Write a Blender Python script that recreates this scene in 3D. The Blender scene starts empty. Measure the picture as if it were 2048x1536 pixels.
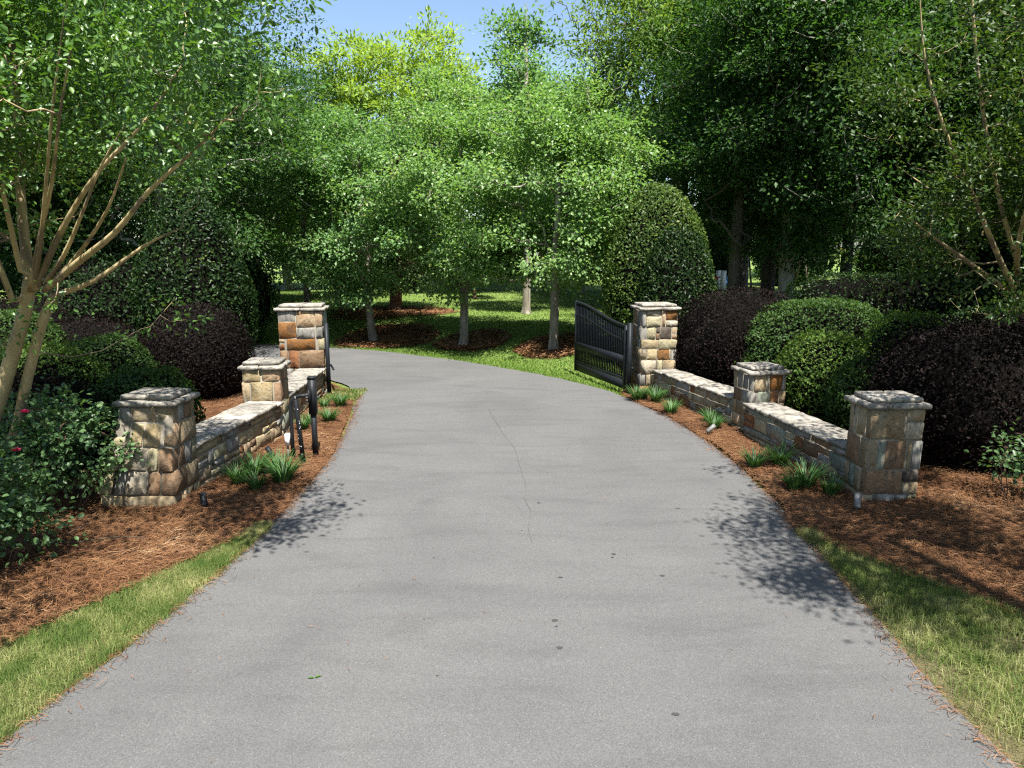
import bpy, math, random
import numpy as np
from mathutils import Vector, Matrix

PI = math.pi
RAD = math.radians
SC = bpy.context.scene
COL = SC.collection

# ------------------------------------------------------------------ camera, sky, sun, exposure
cam_d = bpy.data.cameras.new("camera")
cam_d.sensor_width = 36.0
cam_d.lens = 36.0 * 1421 / 2048
cam_d.clip_start = 0.05
cam_d.clip_end = 2000
cam = bpy.data.objects.new("camera", cam_d)
COL.objects.link(cam)
cam.location = (0, 0, 2.8)
cam.rotation_euler = (RAD(90 - 10.68), 0, 0)
SC.camera = cam

SUN_EL = RAD(63)
SUN_AZ = RAD(165)            # compass bearing of the sun, clockwise from +Y (behind the camera, to the right)
world = bpy.data.worlds.new("World")
SC.world = world
world.use_nodes = True
wn = world.node_tree
sky = wn.nodes.new("ShaderNodeTexSky")
sky.sky_type = 'NISHITA'
sky.sun_disc = False
sky.sun_elevation = SUN_EL
sky.sun_rotation = SUN_AZ
sky.air_density = 1.0
sky.dust_density = 1.0
sky.ozone_density = 1.6
wn.links.new(sky.outputs[0], wn.nodes["Background"].inputs[0])
wn.nodes["Background"].inputs[1].default_value = 0.075

sun_d = bpy.data.lights.new("sun", 'SUN')
sun_d.energy = 5.0
sun_d.angle = RAD(0.53)
sun_d.color = (1.0, 0.96, 0.89)
sun = bpy.data.objects.new("sun", sun_d)
COL.objects.link(sun)
sdir = Vector((math.sin(SUN_AZ) * math.cos(SUN_EL), math.cos(SUN_AZ) * math.cos(SUN_EL), math.sin(SUN_EL)))
sun.rotation_euler = sdir.to_track_quat('Z', 'Y').to_euler()
sun.location = sdir * 60
SHX, SHY = -sdir.x / sdir.z, -sdir.y / sdir.z        # where a shadow lands, per metre of height

SC.view_settings.view_transform = 'Standard'
SC.view_settings.look = 'None'
SC.view_settings.gamma = 1.0
SC.view_settings.exposure = 1.6
SC.view_settings.use_curve_mapping = False
SC.cycles.filter_width = 1.25
SC.cycles.use_denoising = False
SC.cycles.max_bounces = 6
SC.cycles.diffuse_bounces = 4
SC.cycles.transmission_bounces = 4
SC.cycles.caustics_reflective = False
SC.cycles.caustics_refractive = False

# ------------------------------------------------------------------ helpers
rs = np.random.RandomState
U3 = np.array([0, 0, 1.0])


def build(name, V, F, mat=None, parent=None, smooth=False, link=True, mats=None, midx=None):
    """F: list of (n,k) index arrays."""
    me = bpy.data.meshes.new(name)
    V = np.asarray(V, dtype=np.float32)
    if isinstance(F, np.ndarray):
        F = [F]
    F = [np.asarray(f, dtype=np.int32) for f in F if len(f)]
    me.vertices.add(len(V))
    me.vertices.foreach_set("co", V.ravel())
    tot = np.concatenate([np.full(len(f), f.shape[1], np.int32) for f in F])
    idx = np.concatenate([f.ravel() for f in F])
    start = np.concatenate([[0], np.cumsum(tot)[:-1]]).astype(np.int32)
    me.loops.add(len(idx))
    me.loops.foreach_set("vertex_index", idx)
    me.polygons.add(len(tot))
    me.polygons.foreach_set("loop_start", start)
    me.polygons.foreach_set("loop_total", tot)
    if midx is not None:
        me.polygons.foreach_set("material_index", np.asarray(midx, np.int32))
    if smooth:
        me.polygons.foreach_set("use_smooth", np.ones(len(tot), bool))
    me.update(calc_edges=True)
    for m in (mats or ([mat] if mat else [])):
        me.materials.append(m)
    o = bpy.data.objects.new(name, me)
    if link:
        COL.objects.link(o)
    if parent:
        o.parent = parent
    return o


def tag(o, label=None, cat=None, group=None, kind=None):
    if label: o['label'] = label
    if cat: o['category'] = cat
    if group: o['group'] = group
    if kind: o['kind'] = kind
    return o


def thing(name, label, cat, loc=(0, 0, 0), rz=0, group=None, scale=1.0):
    o = bpy.data.objects.new(name, None)
    o.empty_display_size = 0.2
    COL.objects.link(o)
    o.location = loc
    o.rotation_euler = (0, 0, rz)
    o.scale = (scale,) * 3 if not hasattr(scale, '__len__') else scale
    return tag(o, label, cat, group)


def dup(root, loc, rz, scale, label, group=None, mats=None):
    """copy of a thing with copies of its parts (mesh data shared); mats = {part name: material}"""
    r = root.copy(); COL.objects.link(r)
    mats = dict(mats or {})
    if root.name.startswith('oak_tree'): mats.setdefault('crown', L_OAK)
    r.location = loc; r.rotation_euler = (0, 0, rz)
    r.scale = (scale,) * 3 if not hasattr(scale, '__len__') else scale
    r['label'] = label
    if group: r['group'] = group
    for ch in list(root.children):
        c = ch.copy(); COL.objects.link(c); c.parent = r
        base = ch.name.split('.')[0]
        if mats and base in mats:
            c.material_slots[0].link = 'OBJECT'
            c.material_slots[0].material = mats[base]
        for g in list(ch.children):
            d = g.copy(); COL.objects.link(d); d.parent = c
    return r


class MB:
    """collects verts and quads/tris of one mesh"""
    def __init__(s): s.V = []; s.q = []; s.t = []; s.n = 0
    def add(s, V, q=None, t=None):
        V = np.asarray(V, float)
        if q is not None and len(q): s.q.append(np.asarray(q, int) + s.n)
        if t is not None and len(t): s.t.append(np.asarray(t, int) + s.n)
        s.V.append(V); s.n += len(V)
    def box(s, lo, hi, rot=None, org=(0, 0, 0)):
        x0, y0, z0 = lo; x1, y1, z1 = hi
        V = np.array([(x0, y0, z0), (x1, y0, z0), (x1, y1, z0), (x0, y1, z0), (x0, y0, z1), (x1, y0, z1), (x1, y1, z1), (x0, y1, z1)], float)
        if rot is not None: V = V @ np.array(rot).T
        s.add(V + np.array(org), q=[(3, 2, 1, 0), (4, 5, 6, 7), (0, 1, 5, 4), (1, 2, 6, 5), (2, 3, 7, 6), (3, 0, 4, 7)])
    def tube(s, P, R, n=8, caps=True):
        P = np.asarray(P, float); R = np.broadcast_to(np.asarray(R, float), (len(P),))
        T = np.gradient(P, axis=0) if len(P) > 2 else np.repeat((P[1:] - P[:1]), 2, 0)
        T /= np.linalg.norm(T, axis=1, keepdims=True) + 1e-9
        a = np.array([1.0, 0, 0]) if abs(T[0][0]) < 0.8 else np.array([0, 1.0, 0])
        u = np.cross(T[0], a); u /= np.linalg.norm(u)
        ang = np.arange(n) * 2 * PI / n
        rings = []
        for i in range(len(P)):
            u = u - T[i] * u.dot(T[i]); u /= np.linalg.norm(u) + 1e-9
            w = np.cross(T[i], u)
            rings.append(P[i] + R[i] * (np.cos(ang)[:, None] * u + np.sin(ang)[:, None] * w))
        V = np.concatenate(rings)
        k = np.arange(n); k2 = (k + 1) % n
        q = np.concatenate([np.stack([i * n + k, i * n + k2, (i + 1) * n + k2, (i + 1) * n + k], 1) for i in range(len(P) - 1)])
        t = []
        if caps:
            m = len(V); V = np.concatenate([V, P[:1], P[-1:]])
            t = np.concatenate([np.stack([k2, k, np.full(n, m)], 1), np.stack([(len(P) - 1) * n + k, (len(P) - 1) * n + k2, np.full(n, m + 1)], 1)])
        s.add(V, q=q, t=t)
    def build(s, name, mat=None, parent=None, smooth=False):
        F = []
        if s.q: F.append(np.concatenate(s.q))
        if s.t: F.append(np.concatenate(s.t))
        return build(name, np.concatenate(s.V), F, mat, parent, smooth)


def smooth_poly(P, n=12):
    """Catmull-Rom resampled polyline"""
    P = np.asarray(P, float)
    Q = np.concatenate([[2 * P[0] - P[1]], P, [2 * P[-1] - P[-2]]])
    out = []
    for i in range(1, len(Q) - 2):
        t = np.linspace(0, 1, n, endpoint=False)[:, None]
        a, b, c, d = Q[i - 1], Q[i], Q[i + 1], Q[i + 2]
        out.append(0.5 * (2 * b + (c - a) * t + (2 * a - 5 * b + 4 * c - d) * t ** 2 + (3 * b - a - 3 * c + d) * t ** 3))
    out.append(Q[-2:-1])
    return np.concatenate(out)


def vnoise(P, scale, seed):
    """cheap smooth 3-D noise in -1..1 from summed sines"""
    r = rs(seed); P = np.asarray(P, float)
    out = np.zeros(len(P))
    for k in range(6):
        d = r.normal(size=P.shape[1]); d /= np.linalg.norm(d)
        f = scale * (0.7 + 0.9 * r.rand())
        out += np.sin(P @ d * f + r.rand() * 6.28)
    return out / 3.2


# ------------------------------------------------------------------ materials
def new_mat(name):
    m = bpy.data.materials.new(name); m.use_nodes = True
    nt = m.node_tree
    return m, nt, nt.nodes["Principled BSDF"], nt.nodes["Material Output"]


def N(nt, typ, **kw):
    n = nt.nodes.new(typ)
    for k, v in kw.items():
        if k == 'op': n.operation = v
        elif k == 'blend': n.blend_type = v
        elif hasattr(n, k): setattr(n, k, v)
    return n


def ramp(nt, fac, stops, interp='LINEAR'):
    r = nt.nodes.new("ShaderNodeValToRGB")
    cr = r.color_ramp; cr.interpolation = interp
    while len(cr.elements) < len(stops): cr.elements.new(0.5)
    for e, (p, c) in zip(cr.elements, stops):
        e.position = p
        e.color = (*c, 1) if hasattr(c, '__len__') else (c, c, c, 1)
    nt.links.new(fac, r.inputs[0])
    return r.outputs[0]


def noise(nt, vec, scale, detail=4, rough=0.55, dist=0.0):
    n = nt.nodes.new("ShaderNodeTexNoise")
    n.inputs['Scale'].default_value = scale
    n.inputs['Detail'].default_value = detail
    n.inputs['Roughness'].default_value = rough
    n.inputs['Distortion'].default_value = dist
    if vec is not None: nt.links.new(vec, n.inputs['Vector'])
    return n.outputs['Fac']


def mix(nt, fac, a, b, blend='MIX'):
    m = nt.nodes.new("ShaderNodeMix"); m.data_type = 'RGBA'; m.blend_type = blend
    for sock, v in ((m.inputs[0], fac), (m.inputs[6], a), (m.inputs[7], b)):
        if hasattr(v, 'is_linked') or hasattr(v, 'links'): nt.links.new(v, sock)
        elif hasattr(v, '__len__'): sock.default_value = (*v, 1)
        else: sock.default_value = v if sock.type == 'VALUE' else (v, v, v, 1)
    return m.outputs[2]


def bump(nt, h, strength, dist, bsdf, chain=None):
    b = nt.nodes.new("ShaderNodeBump")
    b.inputs['Strength'].default_value = strength
    b.inputs['Distance'].default_value = dist
    nt.links.new(h, b.inputs['Height'])
    if chain is not None: nt.links.new(chain, b.inputs['Normal'])
    nt.links.new(b.outputs[0], bsdf.inputs['Normal'])
    return b.outputs[0]


def leaf_mat(name, stops, rough=0.45, trans=0.35, tcol=(1.5, 1.5, 0.6), spec=0.35, patch=0.35, pscale=1.6):
    """leaf: colour per leaf, some light passing through"""
    m, nt, b, out = new_mat(name)
    g = nt.nodes.new("ShaderNodeNewGeometry")
    tc = nt.nodes.new("ShaderNodeTexCoord")
    nz = N(nt, "ShaderNodeMapRange")
    nz.inputs[1].default_value = 0.3; nz.inputs[2].default_value = 0.7
    nt.links.new(noise(nt, tc.outputs['Object'], pscale, 3, 0.6), nz.inputs[0])
    mx = N(nt, "ShaderNodeMix"); mx.inputs[0].default_value = patch
    nt.links.new(g.outputs['Random Per Island'], mx.inputs[2]); nt.links.new(nz.outputs[0], mx.inputs[3])
    col = ramp(nt, mx.outputs[0], stops)
    nt.links.new(col, b.inputs['Base Color'])
    b.inputs['Roughness'].default_value = rough
    b.inputs['Specular IOR Level'].default_value = spec
    t = nt.nodes.new("ShaderNodeBsdfTranslucent")
    tc = mix(nt, 1.0, col, tcol, 'MULTIPLY')
    nt.links.new(tc, t.inputs[0])
    ms = nt.nodes.new("ShaderNodeMixShader"); ms.inputs[0].default_value = trans
    nt.links.new(b.outputs[0], ms.inputs[1]); nt.links.new(t.outputs[0], ms.inputs[2])
    nt.links.new(ms.outputs[0], out.inputs[0])
    return m


def bark_mat(name, c1, c2, scale=6, patches=None):
    m, nt, b, out = new_mat(name)
    tc = nt.nodes.new("ShaderNodeTexCoord")
    mp = nt.nodes.new("ShaderNodeMapping"); mp.inputs['Scale'].default_value = (1, 1, 0.22)
    nt.links.new(tc.outputs['Object'], mp.inputs[0])
    f = noise(nt, mp.outputs[0], scale, 5, 0.6, 0.4)
    col = ramp(nt, f, [(0.33, c1), (0.67, c2)])
    if patches:
        f2 = noise(nt, mp.outputs[0], 2.6, 2, 0.4, 1.0)
        k = ramp(nt, f2, [(0.5, 0.0), (0.56, 1.0)])
        col = mix(nt, k, col, patches)
    nt.links.new(col, b.inputs['Base Color'])
    b.inputs['Roughness'].default_value = 0.85
    f3 = noise(nt, mp.outputs[0], scale * 4, 4, 0.6)
    bump(nt, f3, 0.5, 0.02, b)
    return m


def stone_mat(name, c1, c2, c3, streak=False):
    m, nt, b, out = new_mat(name)
    tc = nt.nodes.new("ShaderNodeTexCoord")
    oi = nt.nodes.new("ShaderNodeObjectInfo")
    off = N(nt, "ShaderNodeVectorMath", op='SCALE')
    off.inputs[0].default_value = (31.7, 17.3, 23.1)
    nt.links.new(oi.outputs['Random'], off.inputs['Scale'])
    add = N(nt, "ShaderNodeVectorMath", op='ADD')
    nt.links.new(tc.outputs['Object'], add.inputs[0]); nt.links.new(off.outputs[0], add.inputs[1])
    vec = add.outputs[0]
    if streak:
        mp = nt.nodes.new("ShaderNodeMapping"); mp.inputs['Scale'].default_value = (1.6, 1.6, 0.35)
        nt.links.new(vec, mp.inputs[0]); vec = mp.outputs[0]
    f1 = noise(nt, vec, 7, 4, 0.55, 0.6)
    f2 = noise(nt, vec, 23, 5, 0.65, 0.3)
    f3 = noise(nt, vec, 90, 3, 0.6)
    col = ramp(nt, f1, [(0.32, c1), (0.52, c2), (0.7, c3)])
    dk = ramp(nt, f2, [(0.33, 0.50), (0.47, 0.93), (0.75, 1.12)])
    col = mix(nt, 1.0, col, dk, 'MULTIPLY')
    val = N(nt, "ShaderNodeMapRange")
    val.inputs[3].default_value = 0.78; val.inputs[4].default_value = 1.18
    nt.links.new(oi.outputs['Random'], val.inputs[0])
    hs = nt.nodes.new("ShaderNodeHueSaturation")
    nt.links.new(val.outputs[0], hs.inputs['Value']); nt.links.new(col, hs.inputs['Color'])
    nt.links.new(hs.outputs[0], b.inputs['Base Color'])
    b.inputs['Roughness'].default_value = 0.85
    b.inputs['Specular IOR Level'].default_value = 0.25
    n1 = bump(nt, f2, 0.55, 0.02, b)
    bump(nt, f3, 0.35, 0.006, b, n1)
    return m


STONE = {
    'buff': stone_mat('stone_buff', (0.2383, 0.177, 0.0885), (0.2996, 0.2383, 0.1362), (0.3404, 0.2859, 0.1906)),
    'cream': stone_mat('stone_cream', (0.2378, 0.1982, 0.1359), (0.2831, 0.2491, 0.1868), (0.317, 0.2887, 0.2378)),
    'orange': stone_mat('stone_orange', (0.1996, 0.08078, 0.01663), (0.1615, 0.07603, 0.02376), (0.08554, 0.04752, 0.02376)),
    'rust': stone_mat('stone_rust', (0.1465, 0.05661, 0.01998), (0.1865, 0.08658, 0.03663), (0.0999, 0.05661, 0.0333)),
    'brown': stone_mat('stone_brown', (0.1406, 0.0814, 0.0444), (0.1776, 0.1147, 0.0666), (0.1036, 0.074, 0.0518)),
    'tan': stone_mat('stone_tan', (0.2072, 0.148, 0.0814), (0.259, 0.1998, 0.1221), (0.222, 0.1998, 0.148)),
    'peach': stone_mat('stone_peach', (0.2768, 0.1698, 0.08806), (0.2956, 0.2202, 0.1384), (0.2642, 0.1887, 0.1132)),
    'grey': stone_mat('stone_grey', (0.1273, 0.1209, 0.105), (0.1909, 0.1814, 0.1591), (0.2418, 0.2291, 0.2036), True),
    'green': stone_mat('stone_greengrey', (0.1406, 0.1554, 0.1184), (0.185, 0.1998, 0.1554), (0.2368, 0.2294, 0.1776)),
    'dark': stone_mat('stone_dark', (0.0407, 0.0333, 0.0259), (0.0814, 0.0629, 0.0481), (0.1258, 0.1036, 0.0814)),
    'olive': stone_mat('stone_olive', (0.1998, 0.1702, 0.0925), (0.2664, 0.2368, 0.148), (0.296, 0.2664, 0.1776)),
    'cap': stone_mat('stone_cap', (.105, .10, .088), (.25, .23, .195), (.35, .325, .28)),
}
_m, _nt, _b, _o = new_mat('mortar')
_tc = _nt.nodes.new("ShaderNodeTexCoord")
_f = noise(_nt, _tc.outputs['Object'], 14, 5, 0.6)
_nt.links.new(ramp(_nt, _f, [(0.35, (0.1421, 0.1273, 0.09768)), (0.65, (0.2131, 0.1894, 0.148))]), _b.inputs['Base Color'])
_b.inputs['Roughness'].default_value = 0.95
bump(_nt, noise(_nt, _tc.outputs['Object'], 120, 3), 0.5, 0.01, _b)
MORTAR = _m


def simple_mat(name, col, rough=0.5, metal=0.0, spec=0.5, nz=0.0, nscale=20):
    m, nt, b, out = new_mat(name)
    b.inputs['Roughness'].default_value = rough
    b.inputs['Metallic'].default_value = metal
    b.inputs['Specular IOR Level'].default_value = spec
    tc = nt.nodes.new("ShaderNodeTexCoord")
    f = noise(nt, tc.outputs['Object'], nscale, 4, 0.6)
    k = max(nz, 0.06)
    c = ramp(nt, f, [(0.3, tuple(x * (1 - k) for x in col)), (0.7, tuple(min(1, x * (1 + k)) for x in col))])
    nt.links.new(c, b.inputs['Base Color'])
    return m


BLACK = simple_mat('black_paint', (.011, .012, .014), 0.5, 0, 0.2, 0.3, 30)
GATE_BLACK = simple_mat('gate_black_paint', (.010, .012, .015), 0.5, 0, 0.16, 0.25, 12)
WHITE = simple_mat('white_plastic', (.75, .74, .70), 0.4)
GREYPL = simple_mat('grey_plastic', (.13, .13, .125), 0.5)
PINK = simple_mat('rose_petal', (.72, .05, .17), 0.5, 0, 0.3, 0.25, 60)
RED = simple_mat('red_plastic', (.55, .03, .03), 0.35)
BLUE = simple_mat('blue_plastic', (.05, .18, .40), 0.35)
DARKWOOD = simple_mat('weathered_wood', (.07, .055, .04), 0.8, 0, 0.3, 0.3)

# asphalt
m, nt, b, out = new_mat('asphalt')
tc = nt.nodes.new("ShaderNodeTexCoord"); P_ = tc.outputs['Object']
big = noise(nt, P_, 0.45, 5, 0.6, 0.8)
mp = nt.nodes.new("ShaderNodeMapping"); mp.inputs['Scale'].default_value = (0.5, 2.2, 1)
nt.links.new(P_, mp.inputs[0])
mid = noise(nt, mp.outputs[0], 1.6, 4, 0.55, 0.6)
fine = noise(nt, P_, 130, 3, 0.75)
vor = nt.nodes.new("ShaderNodeTexVoronoi"); vor.inputs['Scale'].default_value = 150
nt.links.new(P_, vor.inputs['Vector'])
chip = ramp(nt, vor.outputs['Color'], [(0.0, 0.62), (0.45, 0.95), (0.8, 1.12), (0.96, 1.5), (1.0, 2.3)])
base = ramp(nt, big, [(0.3, (0.07788, 0.07724, 0.07661)), (0.52, (0.09065, 0.09001, 0.08874)), (0.72, (0.1009, 0.09956, 0.09642))])
base = mix(nt, 1.0, base, ramp(nt, mid, [(0.3, 0.88), (0.48, 1.0), (0.7, 1.05)]), 'MULTIPLY')
base = mix(nt, 0.85, base, chip, 'MULTIPLY')
base = mix(nt, 1.0, base, ramp(nt, fine, [(0.3, 0.72), (0.5, 1.0), (0.7, 1.25)]), 'MULTIPLY')
nt.links.new(base, b.inputs['Base Color'])
b.inputs['Roughness'].default_value = 0.82
b.inputs['Specular IOR Level'].default_value = 0.35
bump(nt, fine, 0.45, 0.008, b)
ASPHALT = m

# lawn (what shows between and beyond the blades)
def lawn_mat(name, c1, c2, c3):
    m, nt, b, out = new_mat(name)
    tc = nt.nodes.new("ShaderNodeTexCoord"); P_ = tc.outputs['Object']
    f1 = noise(nt, P_, 0.35, 4, 0.6)
    f2 = noise(nt, P_, 9, 5, 0.7)
    f3 = noise(nt, P_, 60, 3, 0.7)
    c = ramp(nt, f1, [(0.3, c1), (0.5, c2), (0.7, c3)])
    c = mix(nt, 1.0, c, ramp(nt, f2, [(0.3, 0.7), (0.7, 1.25)]), 'MULTIPLY')
    c = mix(nt, 1.0, c, ramp(nt, f3, [(0.3, 0.65), (0.7, 1.3)]), 'MULTIPLY')
    nt.links.new(c, b.inputs['Base Color'])
    b.inputs['Roughness'].default_value = 0.8
    b.inputs['Specular IOR Level'].default_value = 0.2
    n1 = bump(nt, f2, 0.8, 0.08, b)
    bump(nt, f3, 0.8, 0.03, b, n1)
    return m


LAWN = lawn_mat('lawn', (.105, .168, .036), (.138, .20, .045), (.16, .225, .058))
TURF_SOIL = lawn_mat('turf_soil', (.09, .085, .04), (.13, .11, .05), (.20, .15, .085))

m, nt, b, out = new_mat('pine_straw_bed')
tc = nt.nodes.new("ShaderNodeTexCoord"); P_ = tc.outputs['Object']
w1 = noise(nt, P_, 2.2, 4, 0.6, 0.5)
mp = nt.nodes.new("ShaderNodeMapping"); mp.inputs['Scale'].default_value = (9, 45, 20); mp.inputs['Rotation'].default_value = (0, 0, 0.35)
nt.links.new(P_, mp.inputs[0])
w2 = noise(nt, mp.outputs[0], 1.6, 4, 0.65, 1.2)
mp2 = nt.nodes.new("ShaderNodeMapping"); mp2.inputs['Scale'].default_value = (40, 11, 20); mp2.inputs['Rotation'].default_value = (0, 0, 0.5)
nt.links.new(P_, mp2.inputs[0])
w3 = noise(nt, mp2.outputs[0], 1.6, 4, 0.65, 1.2)
c = ramp(nt, w1, [(0.3, (0.104, 0.0464, 0.0216)), (0.55, (0.16, 0.076, 0.0344)), (0.75, (0.208, 0.112, 0.056))])
c = mix(nt, 1.0, c, ramp(nt, w2, [(0.3, 0.35), (0.5, 0.95), (0.72, 1.4)]), 'MULTIPLY')
c = mix(nt, 1.0, c, ramp(nt, w3, [(0.3, 0.4), (0.5, 0.95), (0.72, 1.4)]), 'MULTIPLY')
nt.links.new(c, b.inputs['Base Color'])
b.inputs['Roughness'].default_value = 0.85
b.inputs['Specular IOR Level'].default_value = 0.2
n1 = bump(nt, w2, 0.9, 0.03, b)
bump(nt, w3, 0.9, 0.03, b, n1)
STRAW_BED = m
NEEDLE = leaf_mat('pine_needle', [(0, (0.0484, 0.0211, 0.0106)), (.3, (0.114, 0.051, 0.022)), (.6, (0.18, 0.088, 0.0387)), (.85, (0.26, 0.15, 0.0748)), (1, (0.343, 0.246, 0.15))], .6, .1, (1, 1, 1), .25, .45, 1.3)
BLADE = leaf_mat('grass_blade', [(0, (0.046, 0.095, 0.0216)), (.32, (0.0874, 0.145, 0.0324)), (.52, (0.147, 0.19, 0.054)), (.72, (0.276, 0.28, 0.113)), (1, (0.442, 0.42, 0.234))], 0.6, 0.4, (1.3, 1.3, .7), 0.15, 0.55, 2.6)
BLADE_FAR = leaf_mat('lawn_blade', [(0, (0.0773, 0.147, 0.0253)), (.6, (0.123, 0.202, 0.0368)), (1, (0.186, 0.261, 0.0575))], 0.6, 0.4, (1.3, 1.3, .7), 0.12)
LIRIOPE = leaf_mat('liriope_blade', [(0, (.026, .066, .020)), (.6, (.05, .115, .03)), (1, (.10, .17, .05))], 0.5, 0.25, (1.3, 1.4, .6), 0.2)

L_MAPLE = leaf_mat('maple_leaf', [(0, (0.0624, 0.138, 0.045)), (.4, (0.104, 0.206, 0.0658)), (.8, (0.159, 0.268, 0.0865)), (1, (0.291, 0.329, 0.104))], 0.42, 0.44, (1.4, 1.5, .7), 0.45)
L_MAPLE2 = leaf_mat('maple_leaf_pale', [(0, (0.0784, 0.157, 0.0501)), (.4, (0.126, 0.227, 0.0668)), (.8, (0.185, 0.295, 0.0919)), (1, (0.356, 0.371, 0.117))], 0.42, 0.44, (1.4, 1.5, .7), 0.45)
L_LOCUST = leaf_mat('locust_leaf', [(0, (0.135, 0.226, 0.0421)), (.5, (0.203, 0.313, 0.0567)), (1, (0.297, 0.408, 0.081))], 0.5, 0.42, (1.5, 1.4, .5), 0.3)
L_PECAN = leaf_mat('pecan_leaf', [(0, (0.0734, 0.146, 0.0293)), (.5, (0.124, 0.216, 0.044)), (1, (0.203, 0.279, 0.0658))], 0.57, 0.42, (1.5, 1.4, .5), 0.25)
L_OAK = leaf_mat('oak_leaf', [(0, (0.0224, 0.0582, 0.0156)), (.5, (0.0388, 0.0883, 0.0215)), (1, (0.0632, 0.125, 0.0293))], 0.5, 0.39, (1.5, 1.7, .6), 0.25)
L_CEDAR = leaf_mat('cedar_spray', [(0, (.025, .045, .014)), (.6, (.045, .07, .02)), (.9, (.07, .085, .028)), (1, (.12, .075, .035))], 0.6, 0.15, (1.2, 1.2, .6), 0.2)
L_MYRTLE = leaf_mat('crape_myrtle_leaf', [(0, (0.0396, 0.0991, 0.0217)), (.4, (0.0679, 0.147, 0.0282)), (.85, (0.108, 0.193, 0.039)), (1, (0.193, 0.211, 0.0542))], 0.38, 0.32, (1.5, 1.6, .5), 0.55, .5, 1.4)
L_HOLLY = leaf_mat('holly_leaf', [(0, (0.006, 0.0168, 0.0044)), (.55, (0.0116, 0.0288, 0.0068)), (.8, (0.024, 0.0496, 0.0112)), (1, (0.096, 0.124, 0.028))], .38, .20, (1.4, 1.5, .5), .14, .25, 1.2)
L_MOUND_LIT = leaf_mat('abelia_leaf_sunlit', [(0, (.04, .085, .018)), (.5, (.075, .135, .026)), (.9, (.13, .19, .038)), (1, (.24, .25, .06))], .5, .36, (1.5, 1.5, .5), .15)  # lighter copy of the abelia leaf, sunlight put into its colour
L_HOLLY_LIT = leaf_mat('holly_leaf_sunlit', [(0, (.018, .045, .009)), (.5, (.045, .085, .016)), (.85, (.10, .145, .028)), (1, (.19, .22, .05))], .38, .25, (1.4, 1.5, .5), .2)  # holly leaf again, paler: sun on the back holly painted into the colour
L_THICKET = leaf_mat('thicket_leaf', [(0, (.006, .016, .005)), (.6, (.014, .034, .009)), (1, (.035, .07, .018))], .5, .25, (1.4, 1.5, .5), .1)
L_MYRTLE_SHADE = leaf_mat('crape_myrtle_leaf_shaded', [(0, (0.0208, 0.0464, 0.0112)), (.5, (0.036, 0.072, 0.016)), (.85, (0.068, 0.108, 0.024)), (1, (0.136, 0.144, 0.04))], .42, .36, (1.5, 1.5, .5), .3, .5, 1.3)  # shade of the right-hand tree put into a darker copy of the leaf
L_PURPLE = leaf_mat('loropetalum_leaf', [(0, (.0042, .0034, .0033)), (.5, (.0082, .0058, .0054)), (.9, (.0155, .0095, .0082)), (1, (.042, .022, .014))], .6, .08, (1.4, .8, .7), .06)
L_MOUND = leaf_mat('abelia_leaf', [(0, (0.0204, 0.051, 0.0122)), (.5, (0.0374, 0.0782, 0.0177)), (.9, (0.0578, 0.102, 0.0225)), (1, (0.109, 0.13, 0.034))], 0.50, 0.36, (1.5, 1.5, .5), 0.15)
L_ROSE = leaf_mat('rose_leaf', [(0, (0.042, 0.0893, 0.0378)), (.5, (0.0683, 0.131, 0.0483)), (.9, (0.0998, 0.173, 0.0578)), (1, (0.21, 0.137, 0.063))], 0.42, 0.35, (1.4, 1.5, .7), 0.35)
INNER = simple_mat('inner_shade', (.0045, .004, .0035), 1.0, 0, 0.02, 0.4, 30)  # near-black: painted shade for the solid core inside the bushes
TWIG = simple_mat('twig_bark', (.10, .062, .042), 0.85, 0, 0.2, 0.3)
BARK_MAPLE = bark_mat('maple_bark', (.10, .085, .065), (.21, .185, .145), 9, (.30, .275, .23))
BARK_MYRTLE = bark_mat('crape_myrtle_bark', (.25, .185, .085), (.42, .335, .18), 5, (.16, .12, .075))
BARK_OAK = bark_mat('oak_bark', (.05, .04, .033), (.12, .10, .085), 12)
BARK_GREY = bark_mat('grey_bark', (.22, .20, .175), (.42, .39, .34), 14)
BARK_RED = bark_mat('cedar_bark', (.10, .05, .035), (.19, .10, .07), 12)

# ------------------------------------------------------------------ ground, road, beds
ROAD_L = [(-3.7, -8), (-3.25, -1), (-2.95, 3.5), (-2.66, 5.2), (-2.52, 6.8), (-2.48, 8.7), (-2.64, 11.0), (-2.92, 13.0), (-3.18, 13.95), (-3.75, 15.05), (-5.2, 16.3), (-8, 17.2), (-14, 17.9), (-30, 18.8)]
ROAD_R = [(3.5, -8), (3.0, -1), (2.76, 3.6), (2.82, 5.2), (2.92, 6.8), (3.0, 8.7), (2.74, 11.3), (2.14, 13.6), (1.16, 15.32), (-0.29, 17.01), (-2.04, 18.6), (-5.3, 20.55), (-13, 22.3), (-30, 23.6)]
RL = smooth_poly(ROAD_L, 14)
RR = smooth_poly(ROAD_R, 14)
_far = RR[RR[:, 1] > 11]


def road_dist(x, y):
    """distance beyond the outer (right / far) road edge, 0 on the road side"""
    x = np.asarray(x, float); y = np.asarray(y, float)
    sh = x.shape; p = np.stack([x.ravel(), y.ravel()], 1)
    best = np.full(len(p), 1e9); sg = np.zeros(len(p))
    for a, b_ in zip(_far[:-1], _far[1:]):
        d = b_ - a; t = np.clip(((p - a) @ d) / d.dot(d), 0, 1)
        v = p - (a + t[:, None] * d); dd = np.hypot(v[:, 0], v[:, 1])
        cr = d[0] * v[:, 1] - d[1] * v[:, 0]
        m_ = dd < best; best = np.where(m_, dd, best); sg = np.where(m_, np.where(cr < 0, 1.0, 0.0), sg)
    return (best * sg).reshape(sh)


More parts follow.
